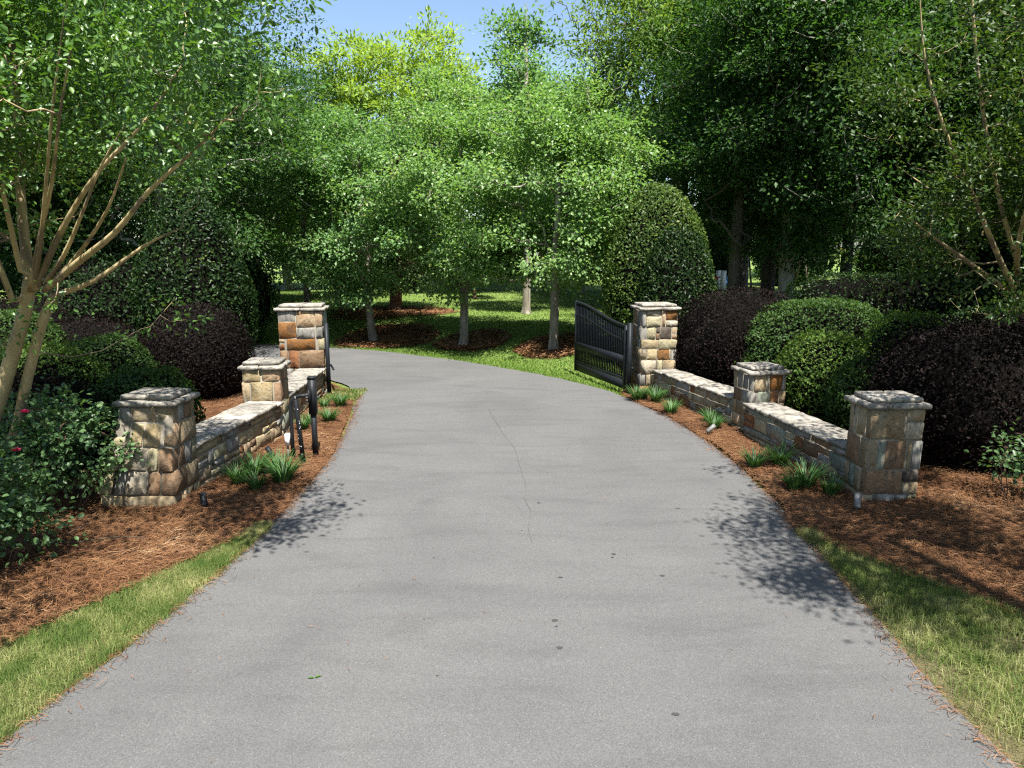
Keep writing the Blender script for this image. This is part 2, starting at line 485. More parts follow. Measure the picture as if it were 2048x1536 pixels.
def sstep(a, b_, v):
    t = np.clip((v - a) / (b_ - a), 0, 1); return t * t * (3 - 2 * t)


def ground_z(x, y):
    x = np.asarray(x, float); y = np.asarray(y, float)
    d = road_dist(x, y)
    k = sstep(13.5, 18.5, y + 0.15 * np.minimum(0, x))
    bank = 0.60 * sstep(0.7, 5.0, d) + 0.008 * np.clip(d - 5.5, 0, 60)
    und = 0.12 * np.sin(x * 0.21 + 1.3) * np.sin(y * 0.17) * sstep(3, 10, d)
    return -0.03 + k * (bank + und)


def gz(x, y): return float(ground_z(np.array([x]), np.array([y]))[0])


xs = np.unique(np.concatenate([np.linspace(-160, -30, 14), np.linspace(-30, 30, 121), np.linspace(30, 160, 14)]))
ys = np.unique(np.concatenate([np.linspace(-40, 10, 11), np.linspace(10, 42, 81), np.linspace(42, 240, 34)]))
X, Y = np.meshgrid(xs, ys); Z = ground_z(X, Y)
nx, ny = len(xs), len(ys)
I = np.arange(nx * ny).reshape(ny, nx)
tag(build('ground', np.stack([X, Y, Z], 2).reshape(-1, 3), np.stack([I[:-1, :-1], I[:-1, 1:], I[1:, 1:], I[1:, :-1]], 2).reshape(-1, 4), LAWN, smooth=True), kind='structure')


def loft(name, A, B, nv, zf, mat):
    A = np.asarray(A, float); B = np.asarray(B, float)
    t = np.linspace(0, 1, nv)[None, :, None]
    G = A[:, None, :] * (1 - t) + B[:, None, :] * t
    z = zf(G[..., 0], G[..., 1])
    V = np.concatenate([G, z[..., None]], 2).reshape(-1, 3)
    I = np.arange(len(A) * nv).reshape(len(A), nv)
    return tag(build(name, V, np.stack([I[:-1, :-1], I[:-1, 1:], I[1:, 1:], I[1:, :-1]], 2).reshape(-1, 4), mat, smooth=True), kind='structure')


_wob = lambda P, s, a: P + a * np.stack([vnoise(P, 9, s), vnoise(P, 9, s + 1)], 1)
loft('driveway', _wob(RL, 3, 0.028), _wob(RR, 5, 0.028), 9, lambda x, y: 0 * x + 0.006 + 0.01 * np.sin(y * 0.5) * 0, ASPHALT)

BED_L = smooth_poly([(-8, -3), (-5.2, 1.5), (-3.67, 4.65), (-2.6, 6.82), (-2.49, 7.97), (-2.48, 9.28), (-2.72, 11.3), (-2.98, 13.0), (-3.3, 13.9), (-4.1, 15.0), (-6.0, 16.2), (-9, 17.0)], 10)
BED_R = smooth_poly([(8, -3), (6, 1.8), (3.94, 5.04), (2.93, 6.62), (3.02, 7.7), (3.0, 9.5), (2.74, 11.5), (2.25, 13.3), (2.3, 14.2), (3.0, 15.2), (4.2, 16.0), (6, 16.6)], 10)
bedz = lambda x, y: 0.022 + 0.022 * np.sin(x * 3.1 + np.sin(y * 2.3)) * np.sin(y * 2.7 + 0.6) + 0.0 * x
loft('mulch_bed', BED_L, np.stack([np.full(len(BED_L), -17.0), np.minimum(BED_L[:, 1] + 1, 19)], 1), 60, bedz, STRAW_BED)
loft('mulch_bed', BED_R[::-1], np.stack([np.full(len(BED_R), 19.0), BED_R[:, 1] + 1], 1)[::-1], 60, lambda x, y: np.maximum(bedz(x, y), ground_z(x, y) + 0.03), STRAW_BED)

vy = np.linspace(-3, 6.7, 50)
rl_x = lambda y: np.interp(y, RL[:100, 1], RL[:100, 0])
rr_x = lambda y: np.interp(y, RR[:100, 1], RR[:100, 0])
bl_x = lambda y: np.interp(y, BED_L[:, 1], BED_L[:, 0])
br_x = lambda y: np.interp(y, BED_R[:, 1], BED_R[:, 0])
loft('grass_verge', np.stack([rl_x(vy) + 0.03, vy], 1), np.stack([bl_x(vy) - 0.1, vy], 1), 6, lambda x, y: 0 * x - 0.004, TURF_SOIL)
loft('grass_verge', np.stack([br_x(vy) + 0.1, vy], 1), np.stack([rr_x(vy) - 0.03, vy], 1), 6, lambda x, y: 0 * x - 0.004, TURF_SOIL)

# hairline crack down the middle of the drive, and dark spots on the asphalt
CRACKM = simple_mat('crack_line', (.055, .054, .053), 0.95)
cr_pts = np.array([(-0.42, 12.4), (-0.3, 11.6), (-0.12, 10.6), (0.02, 9.9), (0.08, 9.3), (0.12, 8.7), (0.17, 8.1), (0.15, 7.7), (0.2, 7.3), (0.17, 6.9), (0.2, 6.5)])
cp = smooth_poly(cr_pts, 14); cp = cp + 0.008 * np.stack([vnoise(cp, 5, 8), 0 * cp[:, 0]], 1)
wd = 0.0021 * (0.6 + 0.5 * np.abs(vnoise(cp, 14, 9)))[:, None] * np.array([[1, 0]])
V = np.concatenate([np.c_[cp - wd, np.full(len(cp), .0105)], np.c_[cp + wd, np.full(len(cp), .0105)]])
k = np.arange(len(cp) - 1); n_ = len(cp)
tag(build('driveway_crack', V, np.stack([k, k + n_, k + n_ + 1, k + 1], 1), CRACKM), kind='structure')
STAINM = simple_mat('oil_spot', (.036, .035, .034), 0.7)
r = rs(5)
for (x, y, s) in [(0.33, 5.02, .035), (0.335, 4.93, .018), (0.34, 4.64, .034), (0.95, 6.23, .03), (0.93, 6.16, .02), (0.42, 5.75, .028), (1.31, 5.78, .03), (0.3, 7.6, .03), (0.1, 6.8, .012), (-0.72, 6.15, .014), (1.0, 3.9, .03), (-0.5, 4.3, .012)]:
    a = np.linspace(0, 2 * PI, 11)[:-1]; rad = s * .72 * (0.75 + 0.4 * r.rand(10))
    V = np.c_[x + rad * np.cos(a) * 1.1, y + rad * np.sin(a) * .8, np.full(10, .0102)]
    tag(build('oil_spot', np.concatenate([V, [[x, y, .0102]]]), np.array([(i, (i + 1) % 10, 10) for i in range(10)]), STAINM), kind='structure')

# ------------------------------------------------------------------ stonework
def stone_verts(su, sv, th, r, rough=0.012):
    """pitched-face stone in (u, out, v): outline ring at back, outline ring in front, inset ring, centre. 50 triangles."""
    hu, hv = su / 2, sv / 2
    cx, cz = min(.012, su * .10) * (0.5 + r.rand(4)), min(.012, sv * .10) * (0.5 + r.rand(4))
    pts = np.array([(-hu + cx[0], -hv), (0, -hv), (hu - cx[1], -hv), (hu, -hv + cz[1]), (hu, hv - cz[2]), (hu - cx[2], hv), (0, hv), (-hu + cx[3], hv), (-hu, hv - cz[3]), (-hu, -hv + cz[0])])
    jit = r.uniform(-1, 1, pts.shape) * min(.011, su * .05)
    front = pts + jit
    ins = 0.010
    inner = front * np.array([max(.3, 1 - ins / hu), max(.3, 1 - ins / hv)])
    n = len(pts)
    d_in = th + r.uniform(-.4, 1, n) * rough
    V = np.concatenate([np.c_[pts, np.zeros(n)], np.c_[front, np.full(n, th - .006) + r.uniform(-1, 0, n) * .004], np.c_[inner, d_in],
                        [[r.uniform(-.2, .2) * su, r.uniform(-.2, .2) * sv, th + r.uniform(0, 1.4) * rough]]])
    k = np.arange(n); k2 = (k + 1) % n
    q = np.concatenate([np.stack([k, k2, n + k2, n + k], 1), np.stack([n + k, n + k2, 2 * n + k2, 2 * n + k], 1)])
    t = np.stack([2 * n + k, 2 * n + k2, np.full(n, 3 * n)], 1)
    return V, q, t


def add_stone(parent, face, u, v, su, sv, dist, th, colour, r, deform=None):
    """stone whose front sits `dist` from the parent's axis on face 0 front(-y) 1 right(+x) 2 back 3 left"""
    V, q, t = stone_verts(su, sv, th, r)
    uu = V[:, 0] + u; zz = V[:, 1] + v; oo = dist - th + V[:, 2]
    a = face * PI / 2
    # front: x = u, y = -o
    x, y = uu, -oo
    P = np.c_[x * math.cos(a) - y * math.sin(a), x * math.sin(a) + y * math.cos(a), zz]
    if deform is not None: P = deform(P)
    c = P.mean(0)
    o = build('stone', P - c, [q, t], STONE[colour], parent)
    o.location = c
    return o


MIXES = ['tan', 'tan', 'buff', 'brown', 'grey', 'olive', 'green', 'brown', 'tan', 'rust', 'peach', 'tan', 'olive']


def rand_course(r, width):
    n = max(1, int(round(width / r.uniform(.22, .42))))
    f = r.uniform(.6, 1.4, n); f /= f.sum()
    out = []
    for w_ in f:
        if r.rand() < .18 and w_ * width > .15:
            s = r.uniform(.4, .6); out.append((w_, [(s, r.choice(MIXES)), (1 - s, r.choice(MIXES))]))
        else: out.append((w_, r.choice(MIXES)))
    return out


GAP = 0.012


def flag(name, parent, poly, z0, z1, mat, r, jit=.012, inset=.012):
    """slab with broken edges: polygon (n,2) between z0 and z1, top edge rounded"""
    P = []
    for a, b_ in zip(poly, np.roll(poly, -1, 0)):
        L_ = np.linalg.norm(b_ - a); m_ = max(1, int(L_ / .13))
        for i in range(m_): P.append(a + (b_ - a) * i / m_)
    P = np.array(P); c = P.mean(0); n = len(P)
    out = (P - c) / (np.linalg.norm(P - c, axis=1, keepdims=True) + 1e-9)
    e = P + out * r.uniform(-1, .6, (n, 1)) * jit
    lowr = e - out * r.uniform(0, 1.2, (n, 1)) * jit
    top = e - out * inset * r.uniform(.6, 1.6, (n, 1))
    h = z1 - z0
    V = np.concatenate([np.c_[lowr, z0 + r.uniform(0, .2, n) * h], np.c_[e + out * .004, z0 + h * r.uniform(.35, .6, n)], np.c_[e, z1 - h * .15 * r.uniform(.6, 1.6, n)], np.c_[top, z1 + r.uniform(-.05, .08, n) * h], [[*c, z1 + .05 * h]], [[*c, z0]]])
    k = np.arange(n); k2 = (k + 1) % n
    q = np.concatenate([np.stack([i * n + k, i * n + k2, (i + 1) * n + k2, (i + 1) * n + k], 1) for i in range(3)])
    t = np.concatenate([np.stack([3 * n + k, 3 * n + k2, np.full(n, 4 * n)], 1), np.stack([k2, k, np.full(n, 4 * n + 1)], 1)])
    cc = np.array([c[0], c[1], z0])
    o = build(name, V - cc, [q, t], mat, parent); o.location = cc
    return o


def rect(x0, y0, x1, y1): return np.array([(x0, y0), (x1, y0), (x1, y1), (x0, y1)], float)


def split_rect(x0, y0, x1, y1, fx, fy, g=.006):
    xm, ym = x0 + (x1 - x0) * fx, y0 + (y1 - y0) * fy
    return [rect(x0, y0, xm - g, ym - g), rect(xm + g, y0, x1, ym - g), rect(xm + g, ym + g, x1, y1), rect(x0, ym + g, xm - g, y1)]


def pillar(label, c, rot, w, d, H, capover, fronts, sides, seed, deform=None):
    r = rs(seed); t = .10
    root = thing('stone_pillar', label, 'pillar', (c[0], c[1], 0), RAD(rot), 'stone pillars of the driveway entrance')
    hb = H - .062 - .06          # body height
    mb = MB(); i = .010
    mb.box((-w / 2 + i, -d / 2 + i, -.12), (w / 2 - i, d / 2 - i, hb - .004))
    core = mb.build('mortar_core', MORTAR, root)
    if deform is not None:
        V = np.array([v.co for v in core.data.vertices]); V = deform(V)
        core.data.vertices.foreach_set('co', V.astype(np.float32).ravel())
    z = hb
    low = .10                      # bottom course goes into the ground
    Ht = hb + low
    for ci, (hf, row) in enumerate(fronts):
        h = hf * Ht
        for face in range(4):
            fw, fd = (w, d) if face in (0, 2) else (d, w)
            own = (ci % 2 == 0) == (face in (0, 2))
            L0, L1 = (-fw / 2, fw / 2) if own else (-fw / 2 + t + GAP, fw / 2 - t - GAP)
            course = row if face == 0 else (sides.get((face, ci)) or rand_course(r, L1 - L0))
            tot = sum(cw for cw, _ in course)
            u = L0
            for j, (cw, col) in enumerate(course):
                if face == 0 and not own:   # observed fractions are of the whole width: clip to what the quoins leave
                    a0 = -fw / 2 + sum(q_[0] for q_ in course[:j]) / tot * fw; a1 = a0 + cw / tot * fw
                    a0, a1 = max(a0, L0), min(a1, L1)
                    if a1 - a0 < .04: continue
                else:
                    a0 = u; a1 = u + cw / tot * (L1 - L0); u = a1
                stack = col if isinstance(col, list) else [(1.0, col)]
                zz = z
                for (sf, sc) in stack:
                    sh = h * sf
                    proud = r.uniform(-.006, .010)
                    add_stone(root, face, (a0 + a1) / 2, zz - sh / 2, a1 - a0 - GAP, sh - GAP, fd_off(fw, fd) + proud, t + proud, sc, r, deform)
                    zz -= sh
        z -= h
    cw, cd = w / 2 + capover, d / 2 + capover
    for p in split_rect(-cw, -cd, cw, cd, r.uniform(.35, .65), r.uniform(.4, .6)):
        flag('cap_slab', root, p, hb, hb + .062, STONE['cap'], r)
    uw, ud = w / 2 - .02, d / 2 - .02
    f = r.uniform(.4, .6)
    for p in (rect(-uw, -ud, -uw + 2 * uw * f - .005, ud), rect(-uw + 2 * uw * f + .005, -ud, uw, ud)):
        flag('cap_slab', root, p, hb + .064, H, STONE['cap'], r, .014)
    return root


def fd_off(fw, fd): return fd / 2


RF = [(.30, [(.66, 'tan'), (.34, [(.42, 'tan'), (.58, 'cream')])]),
      (.30, [(.10, 'brown'), (.22, 'green'), (.42, 'brown'), (.26, 'tan')]),
      (.24, [(.70, 'brown'), (.30, [(.5, 'dark'), (.5, 'tan')])]),
      (.16, [(.22, 'peach'), (.38, 'grey'), (.40, 'grey')])]
pillar('low stone pillar at the road end of the right-hand wall, beside the big purple bush', (4.27, 7.90), 2, .61, .48, 1.19, .045, RF,
       {(3, 0): [(.25, 'cream'), (.75, 'tan')], (3, 1): [(.6, 'brown'), (.4, 'tan')], (3, 2): [(.45, 'green'), (.55, 'tan')]}, 11)

LF = [(.15, [(.22, 'grey'), (.48, 'tan'), (.30, 'tan')]),
      (.22, [(.27, 'cream'), (.22, 'buff'), (.30, 'buff'), (.21, 'dark')]),
      (.22, [(.2, 'cream'), (.40, 'cream'), (.16, 'olive'), (.24, 'brown')]),
      (.22, [(.34, 'grey'), (.30, 'cream'), (.36, 'brown')]),
      (.19, [(.3, 'buff'), (.35, 'tan'), (.35, 'tan')])]


def flare(P):
    """battered foot: spreads to the left towards the ground"""
    P = P.copy(); k = np.clip((0.95 - P[:, 2]) / .75, 0, 1)
    P[:, 0] -= .30 * k * np.clip((.35 - P[:, 0]) / .7, 0, 1)
    P[:, 1] -= .10 * k * np.clip((.3 - P[:, 1]) / .6, 0, 1)
    return P


pillar('stone pillar with a flared foot at the road end of the left wall, behind the rose bush', (-3.99, 7.82), -2, .60, .50, 1.24, .045, LF,
       {(1, 0): [(.5, 'grey'), (.5, 'brown')], (1, 1): [(.25, 'peach'), (.75, 'tan')], (1, 2): [(.45, 'brown'), (.55, 'grey')], (1, 3): [(.5, 'brown'), (.5, 'tan')]}, 23, flare)

LM = [(.16, [(.5, 'buff'), (.5, 'peach')]), (.28, [(.80, 'buff'), (.20, 'peach')]), (.18, [(.7, 'cream'), (.3, 'tan')]), (.20, [(.72, 'buff'), (.28, 'peach')]), (.18, [(.7, 'tan'), (.3, 'cream')])]
pillar('pale sunlit middle pillar of the left wall, behind the keypad posts', (-3.77, 10.70), 4, .56, .50, 1.16, .045, LM,
       {(1, 0): [(.4, 'brown'), (.6, 'tan')], (1, 1): [(.5, 'brown'), (.5, 'tan')]}, 31)

RM = [(.24, [(.08, 'grey'), (.36, 'tan'), (.08, 'cream'), (.36, 'orange'), (.12, 'grey')]),
      (.20, [(.16, 'cream'), (.40, 'green'), (.44, 'rust')]),
      (.20, [(.22, 'cream'), (.4, 'tan'), (.38, 'brown')]), (.18, [(.2, 'buff'), (.4, 'grey'), (.4, 'tan')]), (.18, [(.25, 'buff'), (.4, 'tan'), (.35, 'brown')])]
pillar('middle stone pillar of the right-hand wall, between its two stretches of wall', (3.85, 10.87), 12, .58, .54, 1.06, .045, RM,
       {(3, 0): [(.5, 'grey'), (.5, 'grey')], (3, 1): [(.5, 'brown'), (.5, 'grey')], (3, 2): [(1, 'tan')]}, 43)

LG = [(.30, [(.40, [(.38, 'grey'), (.62, 'orange')]), (.42, [(.60, 'peach'), (.40, 'grey')]), (.18, [(.58, 'peach'), (.42, 'grey')])]),
      (.13, [(.17, 'grey'), (.65, 'orange'), (.18, 'grey')]),
      (.20, [(.20, 'brown'), (.24, 'rust'), (.56, 'brown')]),
      (.13, [(.3, 'grey'), (.4, 'tan'), (.3, 'brown')]), (.12, [(.5, 'tan'), (.5, 'brown')]), (.12, [(.4, 'grey'), (.6, 'tan')])]
pillar('tall left gate pillar with large rusty orange stones', (-4.09, 13.90), 6, .84, .60, 1.77, .05, LG, {}, 57)

RG = [(.18, [(.12, 'grey'), (.42, [(.35, 'cream'), (.65, 'olive')]), (.12, 'peach'), (.34, [(.62, 'orange'), (.38, 'cream')])]),
      (.14, [(.40, 'olive'), (.12, [(.5, 'dark'), (.5, 'brown')]), (.32, 'dark'), (.16, 'tan')]),
      (.11, [(.5, 'buff'), (.5, 'olive')]),
      (.12, [(.46, 'buff'), (.32, 'orange'), (.22, 'tan')]),
      (.16, [(.44, 'cream'), (.18, 'olive'), (.38, 'tan')]),
      (.13, [(.3, 'tan'), (.35, 'olive'), (.35, 'buff')]),
      (.16, [(.26, 'rust'), (.4, 'tan'), (.34, 'buff')])]
pillar('tall right gate pillar of buff and olive stones, hinge side of the open gate', (2.83, 14.08), 6, .71, .68, 1.77, .05, RG,
       {(3, i): [(.5, c1), (.5, c2)] for i, (c1, c2) in enumerate([('brown', 'grey'), ('brown', 'grey'), ('tan', 'grey'), ('brown', 'tan'), ('grey', 'brown'), ('brown', 'grey'), ('rust', 'brown')])}, 61)


def wall(label, A, B, wd, H, seed, side, palette):
    """low stone wall from A to B; local +x runs along it; side = which local face shows (0 -> -y, 2 -> +y)"""
    r = rs(seed); A = np.array(A); B = np.array(B); L_ = np.linalg.norm(B - A)
    root = thing('stone_wall', label, 'wall', (A[0], A[1], 0), math.atan2(B[1] - A[1], B[0] - A[0]), 'low stone walls between the pillars')
    hb = H - .055; hw = wd / 2 - .045
    mb = MB(); mb.box((0, -hw + .011, -.12), (L_, hw - .011, hb - .004)); mb.build('mortar_core', MORTAR, root)
    for face in (0, 2):
        z = hb; rows = [.17, .24, .2, .24] if face == side else [.36, .36]
        hs = np.array(rows) * r.uniform(.7, 1.35, len(rows)); hs *= (hb + .1) / hs.sum()
        for h in hs:
            u = 0.0
            while u < L_ - .02:
                w_ = min(r.choice([.12, .18, .25, .33, .46]) * r.uniform(.85, 1.2), L_ - u)
                if L_ - u - w_ < .1: w_ = L_ - u
                pr = r.uniform(-.008, .014)
                parts = [(1.0, z - h / 2)] if r.rand() > .42 else None
                uc = u + w_ / 2 if face == 0 else -(u + w_ / 2)
                if parts or w_ > .36:
                    add_stone(root, face, uc, z - h / 2, w_ - GAP, h - GAP, hw + pr, .09 + pr, r.choice(palette), r)
                else:
                    add_stone(root, face, uc, z - h / 4, w_ - GAP, h / 2 - GAP, hw + pr, .09 + pr, r.choice(palette), r)
                    add_stone(root, face, uc, z - 3 * h / 4, w_ - GAP, h / 2 - GAP, hw + pr + .003, .09 + pr, r.choice(palette), r)
                u += w_
            z -= h
    u = 0.0
    while u < L_ - .02:
        w_ = r.uniform(.30, .62)
        if L_ - u - w_ < .2: w_ = L_ - u
        k = r.uniform(-.04, .04)
        p = np.array([(u + .005, -wd / 2), (u + w_ - .005 + k * .2, -wd / 2), (u + w_ - .005 - k * .2, wd / 2), (u + .005, wd / 2)])
        flag('capstone', root, p, hb, H + r.uniform(-.006, .006), STONE['cap'], r, .016)
        u += w_
    return root


PAL_L = ['tan', 'buff', 'brown', 'tan', 'grey', 'peach', 'tan', 'brown', 'olive', 'rust']
PAL_R = ['grey', 'tan', 'brown', 'tan', 'green', 'brown', 'tan', 'olive', 'grey', 'tan', 'rust']
wall('front stretch of low stone wall on the left, sunlit cap, behind the three keypad posts', (-3.95, 8.05), (-3.70, 10.46), .54, .57, 71, 0, PAL_L)
wall('rear stretch of low stone wall on the left, between the pale pillar and the tall gate pillar', (-3.77, 10.94), (-3.88, 13.60), .52, .55, 72, 0, PAL_L)
wall('front stretch of low stone wall on the right, nearest the road', (4.20, 8.13), (3.75, 10.60), .52, .52, 73, 2, PAL_R)
wall('rear stretch of low stone wall on the right, ending at the tall gate pillar', (3.70, 11.13), (2.98, 13.74), .50, .51, 74, 2, PAL_R)

# ------------------------------------------------------------------ gate leaves
def gate(label, hinge, end, seed):
    hinge = np.array(hinge); end = np.array(end); L_ = np.linalg.norm(end - hinge)
    root = thing('gate_leaf', label, 'gate', (hinge[0], hinge[1], 0), math.atan2(end[1] - hinge[1], end[0] - hinge[0]), 'black metal driveway gate leaves')
    z0 = .09; top = lambda x: 1.32 + .30 * (1 - np.cos(PI * np.clip(x / L_, 0, 1))) / 2
    def bar(name, lo, hi):
        mb = MB(); mb.box(lo, hi); return mb.build(name, GATE_BLACK, root)
    bar('frame_post', (0, -.032, z0), (.065, .032, 1.36))
    bar('frame_post', (L_ - .05, -.028, z0), (L_, .028, 1.68))
    mb = MB(); mb.box((-.16, -.04, -.05), (-.075, .04, 1.42)); mb.build('hinge_post', GATE_BLACK, root)
    for hz in (.35, 1.15): bar('hinge', (-.075, -.012, hz), (0, .012, hz + .06))
    def rail(name, off, hh, th):
        x = np.linspace(.065, L_ - .05, 25); z = top(x) + off
        V = np.concatenate([np.c_[x, np.full(25, s * th), z + q] for s, q in ((-1, 0), (1, 0), (1, hh), (-1, hh))])
        k = np.arange(24); q = np.concatenate([np.stack([a * 25 + k, b_ * 25 + k, b_ * 25 + k + 1, a * 25 + k + 1], 1) for a, b_ in ((0, 1), (1, 2), (2, 3), (3, 0))])
        return build(name, V, q, GATE_BLACK, root)
    rail('top_rail', 0, .05, .026)
    rail('curved_rail', -.27, .04, .022)
    bar('middle_rail', (.065, -.026, .60), (L_ - .05, .026, .76))
    bar('lower_rail', (.065, -.022, .30), (L_ - .05, .022, .335))
    bar('kick_panel', (.065, -.012, z0 + .005), (L_ - .05, .012, .275))
    n = 30
    for i in range(n):
        x = .065 + (L_ - .115) * (i + .5) / n
        bar('picket', (x - .012, -.012, .2755), (x + .012, .012, float(top(x)) - .001))
    mb = MB(); mb.tube([(-.10, -.10, .52), (.55, -.07, .50)], .022, 8); mb.build('operator_arm', GATE_BLACK, root)
    bar('latch', (L_ - .12, -.045, .64), (L_ - .03, -.027, .72))
    return root


gate('open black metal gate leaf with swooping top rail on the right of the drive', (2.24, 13.78), (1.45, 16.1), 1)
gate('open black metal gate leaf seen edge-on behind the tall left pillar', (-3.60, 13.72), (-4.24, 16.0), 2)

# ------------------------------------------------------------------ keypad posts
t = thing('keypad_pedestal', 'black bent-over gooseneck post with small white box at its foot', 'post', (-2.98, 9.33, 0))
mb = MB(); a = np.linspace(0, PI / 2, 9)
pts = [(0, 0, -.05), (0, 0, .4), (0, 0, .72)] + [(.16 - .16 * math.cos(q), 0, .72 + .16 * math.sin(q)) for q in a[1:]] + [(.26, .02, .88)]
mb.tube(pts, .026, 12); mb.build('pole', BLACK, t, True)
mb = MB(); mb.box((.255, -.05, .80), (.275, .07, .96)); mb.build('mounting_plate', BLACK, t)
for z in (.83, .87, .91):
    mb = MB(); mb.tube([(.23, -.052, z), (.255, -.052, z)], .007, 6); mb.build('bolt', GREYPL, t)
b_ = MB(); b_.box((-.085, -.05, .20), (-.032, .03, .36)); bx = b_.build('outlet_box', WHITE, t)
b_ = MB(); b_.tube([(-.062, -.01, .2), (-.062, -.01, -.05)], .014, 8); b_.build('conduit', GREYPL, t, True)
t = thing('keypad_post', 'black square post carrying a tall black keypad housing', 'post', (-2.71, 9.46, 0), RAD(6))
mb = MB(); mb.box((-.033, -.033, -.05), (.033, .033, .70)); mb.build('pole', BLACK, t)
mb = MB(); mb.box((-.05, -.06, .605), (.05, .06, 1.10)); mb.build('housing', BLACK, t)
mb = MB(); mb.box((-.056, -.07, 1.10), (.056, .066, 1.115)); mb.build('housing_lid', BLACK, t)
t = thing('marker_post', 'thin black pipe post with white paint flecks between the two keypad posts', 'post', (-2.76, 9.06, 0))
t.rotation_euler = (0, RAD(-4), 0)
mb = MB(); mb.tube([(0, 0, -.05), (0, 0, .88), (0, 0, .885)], [.030, .030, .026], 14); mb.build('pipe', BLACK, t, True)
mb = MB(); mb.tube([(0, 0, .886), (0, 0, .93)], [.012, .008], 8); mb.build('cap_bolt', GREYPL, t)
r = rs(9)
mb = MB()
for i in range(12):
    mb = MB()
    z = r.uniform(.15, .8); an = r.uniform(-2.4, -.5); s = r.uniform(.003, .006)
    c_ = np.array([.0306 * math.cos(an), .0306 * math.sin(an), z]); ta = np.array([-math.sin(an), math.cos(an), 0])
    mb.add([c_ - ta * s, c_ - U3 * s * 1.5, c_ + ta * s, c_ + U3 * s * 1.3], q=[(0, 1, 2, 3)])
    mb.build('paint_fleck', WHITE, t)


def spotlight(label, loc, rz, tilt, mat):
    t = thing('landscape_light', label, 'garden light', loc, rz, 'low garden spotlights')
    mb = MB(); mb.tube([(0, 0, -.05), (0, 0, .05)], .008, 8); mb.build('stake', mat, t)
    d = np.array([math.cos(tilt), 0, math.sin(tilt)]); c_ = np.array([-.02, 0, .055])
    mb = MB(); mb.tube([c_ - d * .05, c_ - d * .045, c_ + d * .06, c_ + d * .11], [.02, .032, .034, .036], 14); mb.build('housing', mat, t, True)
    mb = MB(); mb.tube([c_ + d * .111, c_ + d * .113], [.030, .028], 12); mb.build('lens', GREYPL, t, True)


spotlight('black bullet spotlight lying in pine straw beside the flared left pillar', (-3.38, 7.42, .03), RAD(120), RAD(40), BLACK)
spotlight('small black spotlight in front of the left wall near the keypad posts', (-3.28, 9.3, .03), RAD(150), RAD(45), BLACK)
spotlight('grey spotlight at the foot of the front right pillar', (3.77, 7.38, .03), RAD(70), RAD(50), GREYPL)
spotlight('grey spotlight in the grasses before the middle right pillar', (3.05, 10.6, .03), RAD(20), RAD(35), GREYPL)

# ------------------------------------------------------------------ leaves, trees
def norm(a): return a / (np.linalg.norm(a, axis=1, keepdims=True) + 1e-9)


def leaves(P, Nn, D, L_, W_, fold=.25, fine=False):
    """leaf mesh arrays. P base points, Nn normals, D directions, lengths, widths."""
    D = norm(D); S = norm(np.cross(D, Nn)); Nn = np.cross(S, D)
    L_ = np.asarray(L_)[:, None]; W_ = np.asarray(W_)[:, None]
    n = len(P); i = np.arange(n)[:, None]
    if not fine:
        V = np.stack([P, P + D * L_ * .45 + S * W_ * .5 + Nn * W_ * fold, P + D * L_, P + D * L_ * .45 - S * W_ * .5 + Nn * W_ * fold], 1).reshape(-1, 3)
        T = np.concatenate([i * 4 + np.array([[0, 1, 2]]), i * 4 + np.array([[0, 2, 3]])])
        return V, T, None
    V = np.stack([P, P + D * L_ * .28 + S * W_ * .42 + Nn * W_ * fold, P + D * L_ * .68 + S * W_ * .46 + Nn * W_ * fold * .8, P + D * L_ - Nn * L_ * .12,
                  P + D * L_ * .68 - S * W_ * .46 + Nn * W_ * fold * .8, P + D * L_ * .28 - S * W_ * .42 + Nn * W_ * fold], 1).reshape(-1, 3)
    Q = np.concatenate([i * 6 + np.array([[0, 1, 2, 3]]), i * 6 + np.array([[0, 3, 4, 5]])])
    return V, None, Q


def leaf_cloud(name, C, rad, per, ls, ws, mat, parent, r, flat=.55, up=.8, outw=.5, centre=None, droop=.2, fine=False, fold=.25, jit=.7):
    """leaves scattered round clump centres C"""
    C = np.asarray(C); n = len(C)
    cnt = r.poisson(per, n); idx = np.repeat(np.arange(n), cnt); m_ = len(idx)
    off = r.normal(size=(m_, 3)) * np.array([1, 1, flat]) * (np.asarray(rad)[idx] if hasattr(rad, '__len__') else rad)[..., None] if hasattr(rad, '__len__') else r.normal(size=(m_, 3)) * np.array([1, 1, flat]) * rad
    P = C[idx] + off
    ctr = np.asarray(centre) if centre is not None else C.mean(0)
    O = norm(P - ctr)
    Nn = norm(U3 * up + O * outw + r.normal(size=(m_, 3)) * jit * .6)
    D = norm(norm(off + 1e-6) * .8 + O * .5 + r.normal(size=(m_, 3)) * .6 - U3 * droop)
    s = r.uniform(.65, 1.25, m_)
    V, T, Q = leaves(P, Nn, D, ls * s, ws * s, fold, fine)
    return build(name, V, [x for x in (T, Q) if x is not None], mat, parent)


def boughs(r, centre, radii, nb, ncl, rb, shell=.55, low=-.9):
    """clump centres gathered on boughs inside an ellipsoid"""
    out = []
    c = np.asarray(centre, float); R = np.asarray(radii, float)
    k = 0
    while k < nb:
        d = r.normal(size=3); d /= np.linalg.norm(d)
        if d[2] < low: continue
        rr = shell + (1 - shell) * r.rand() ** .7
        b_ = c + R * d * rr * r.uniform(.85, 1.1)
        out.append(b_ + r.normal(size=(r.poisson(ncl) + 1, 3)) * np.array([rb, rb, rb * .5]))
        k += 1
    return np.concatenate(out)


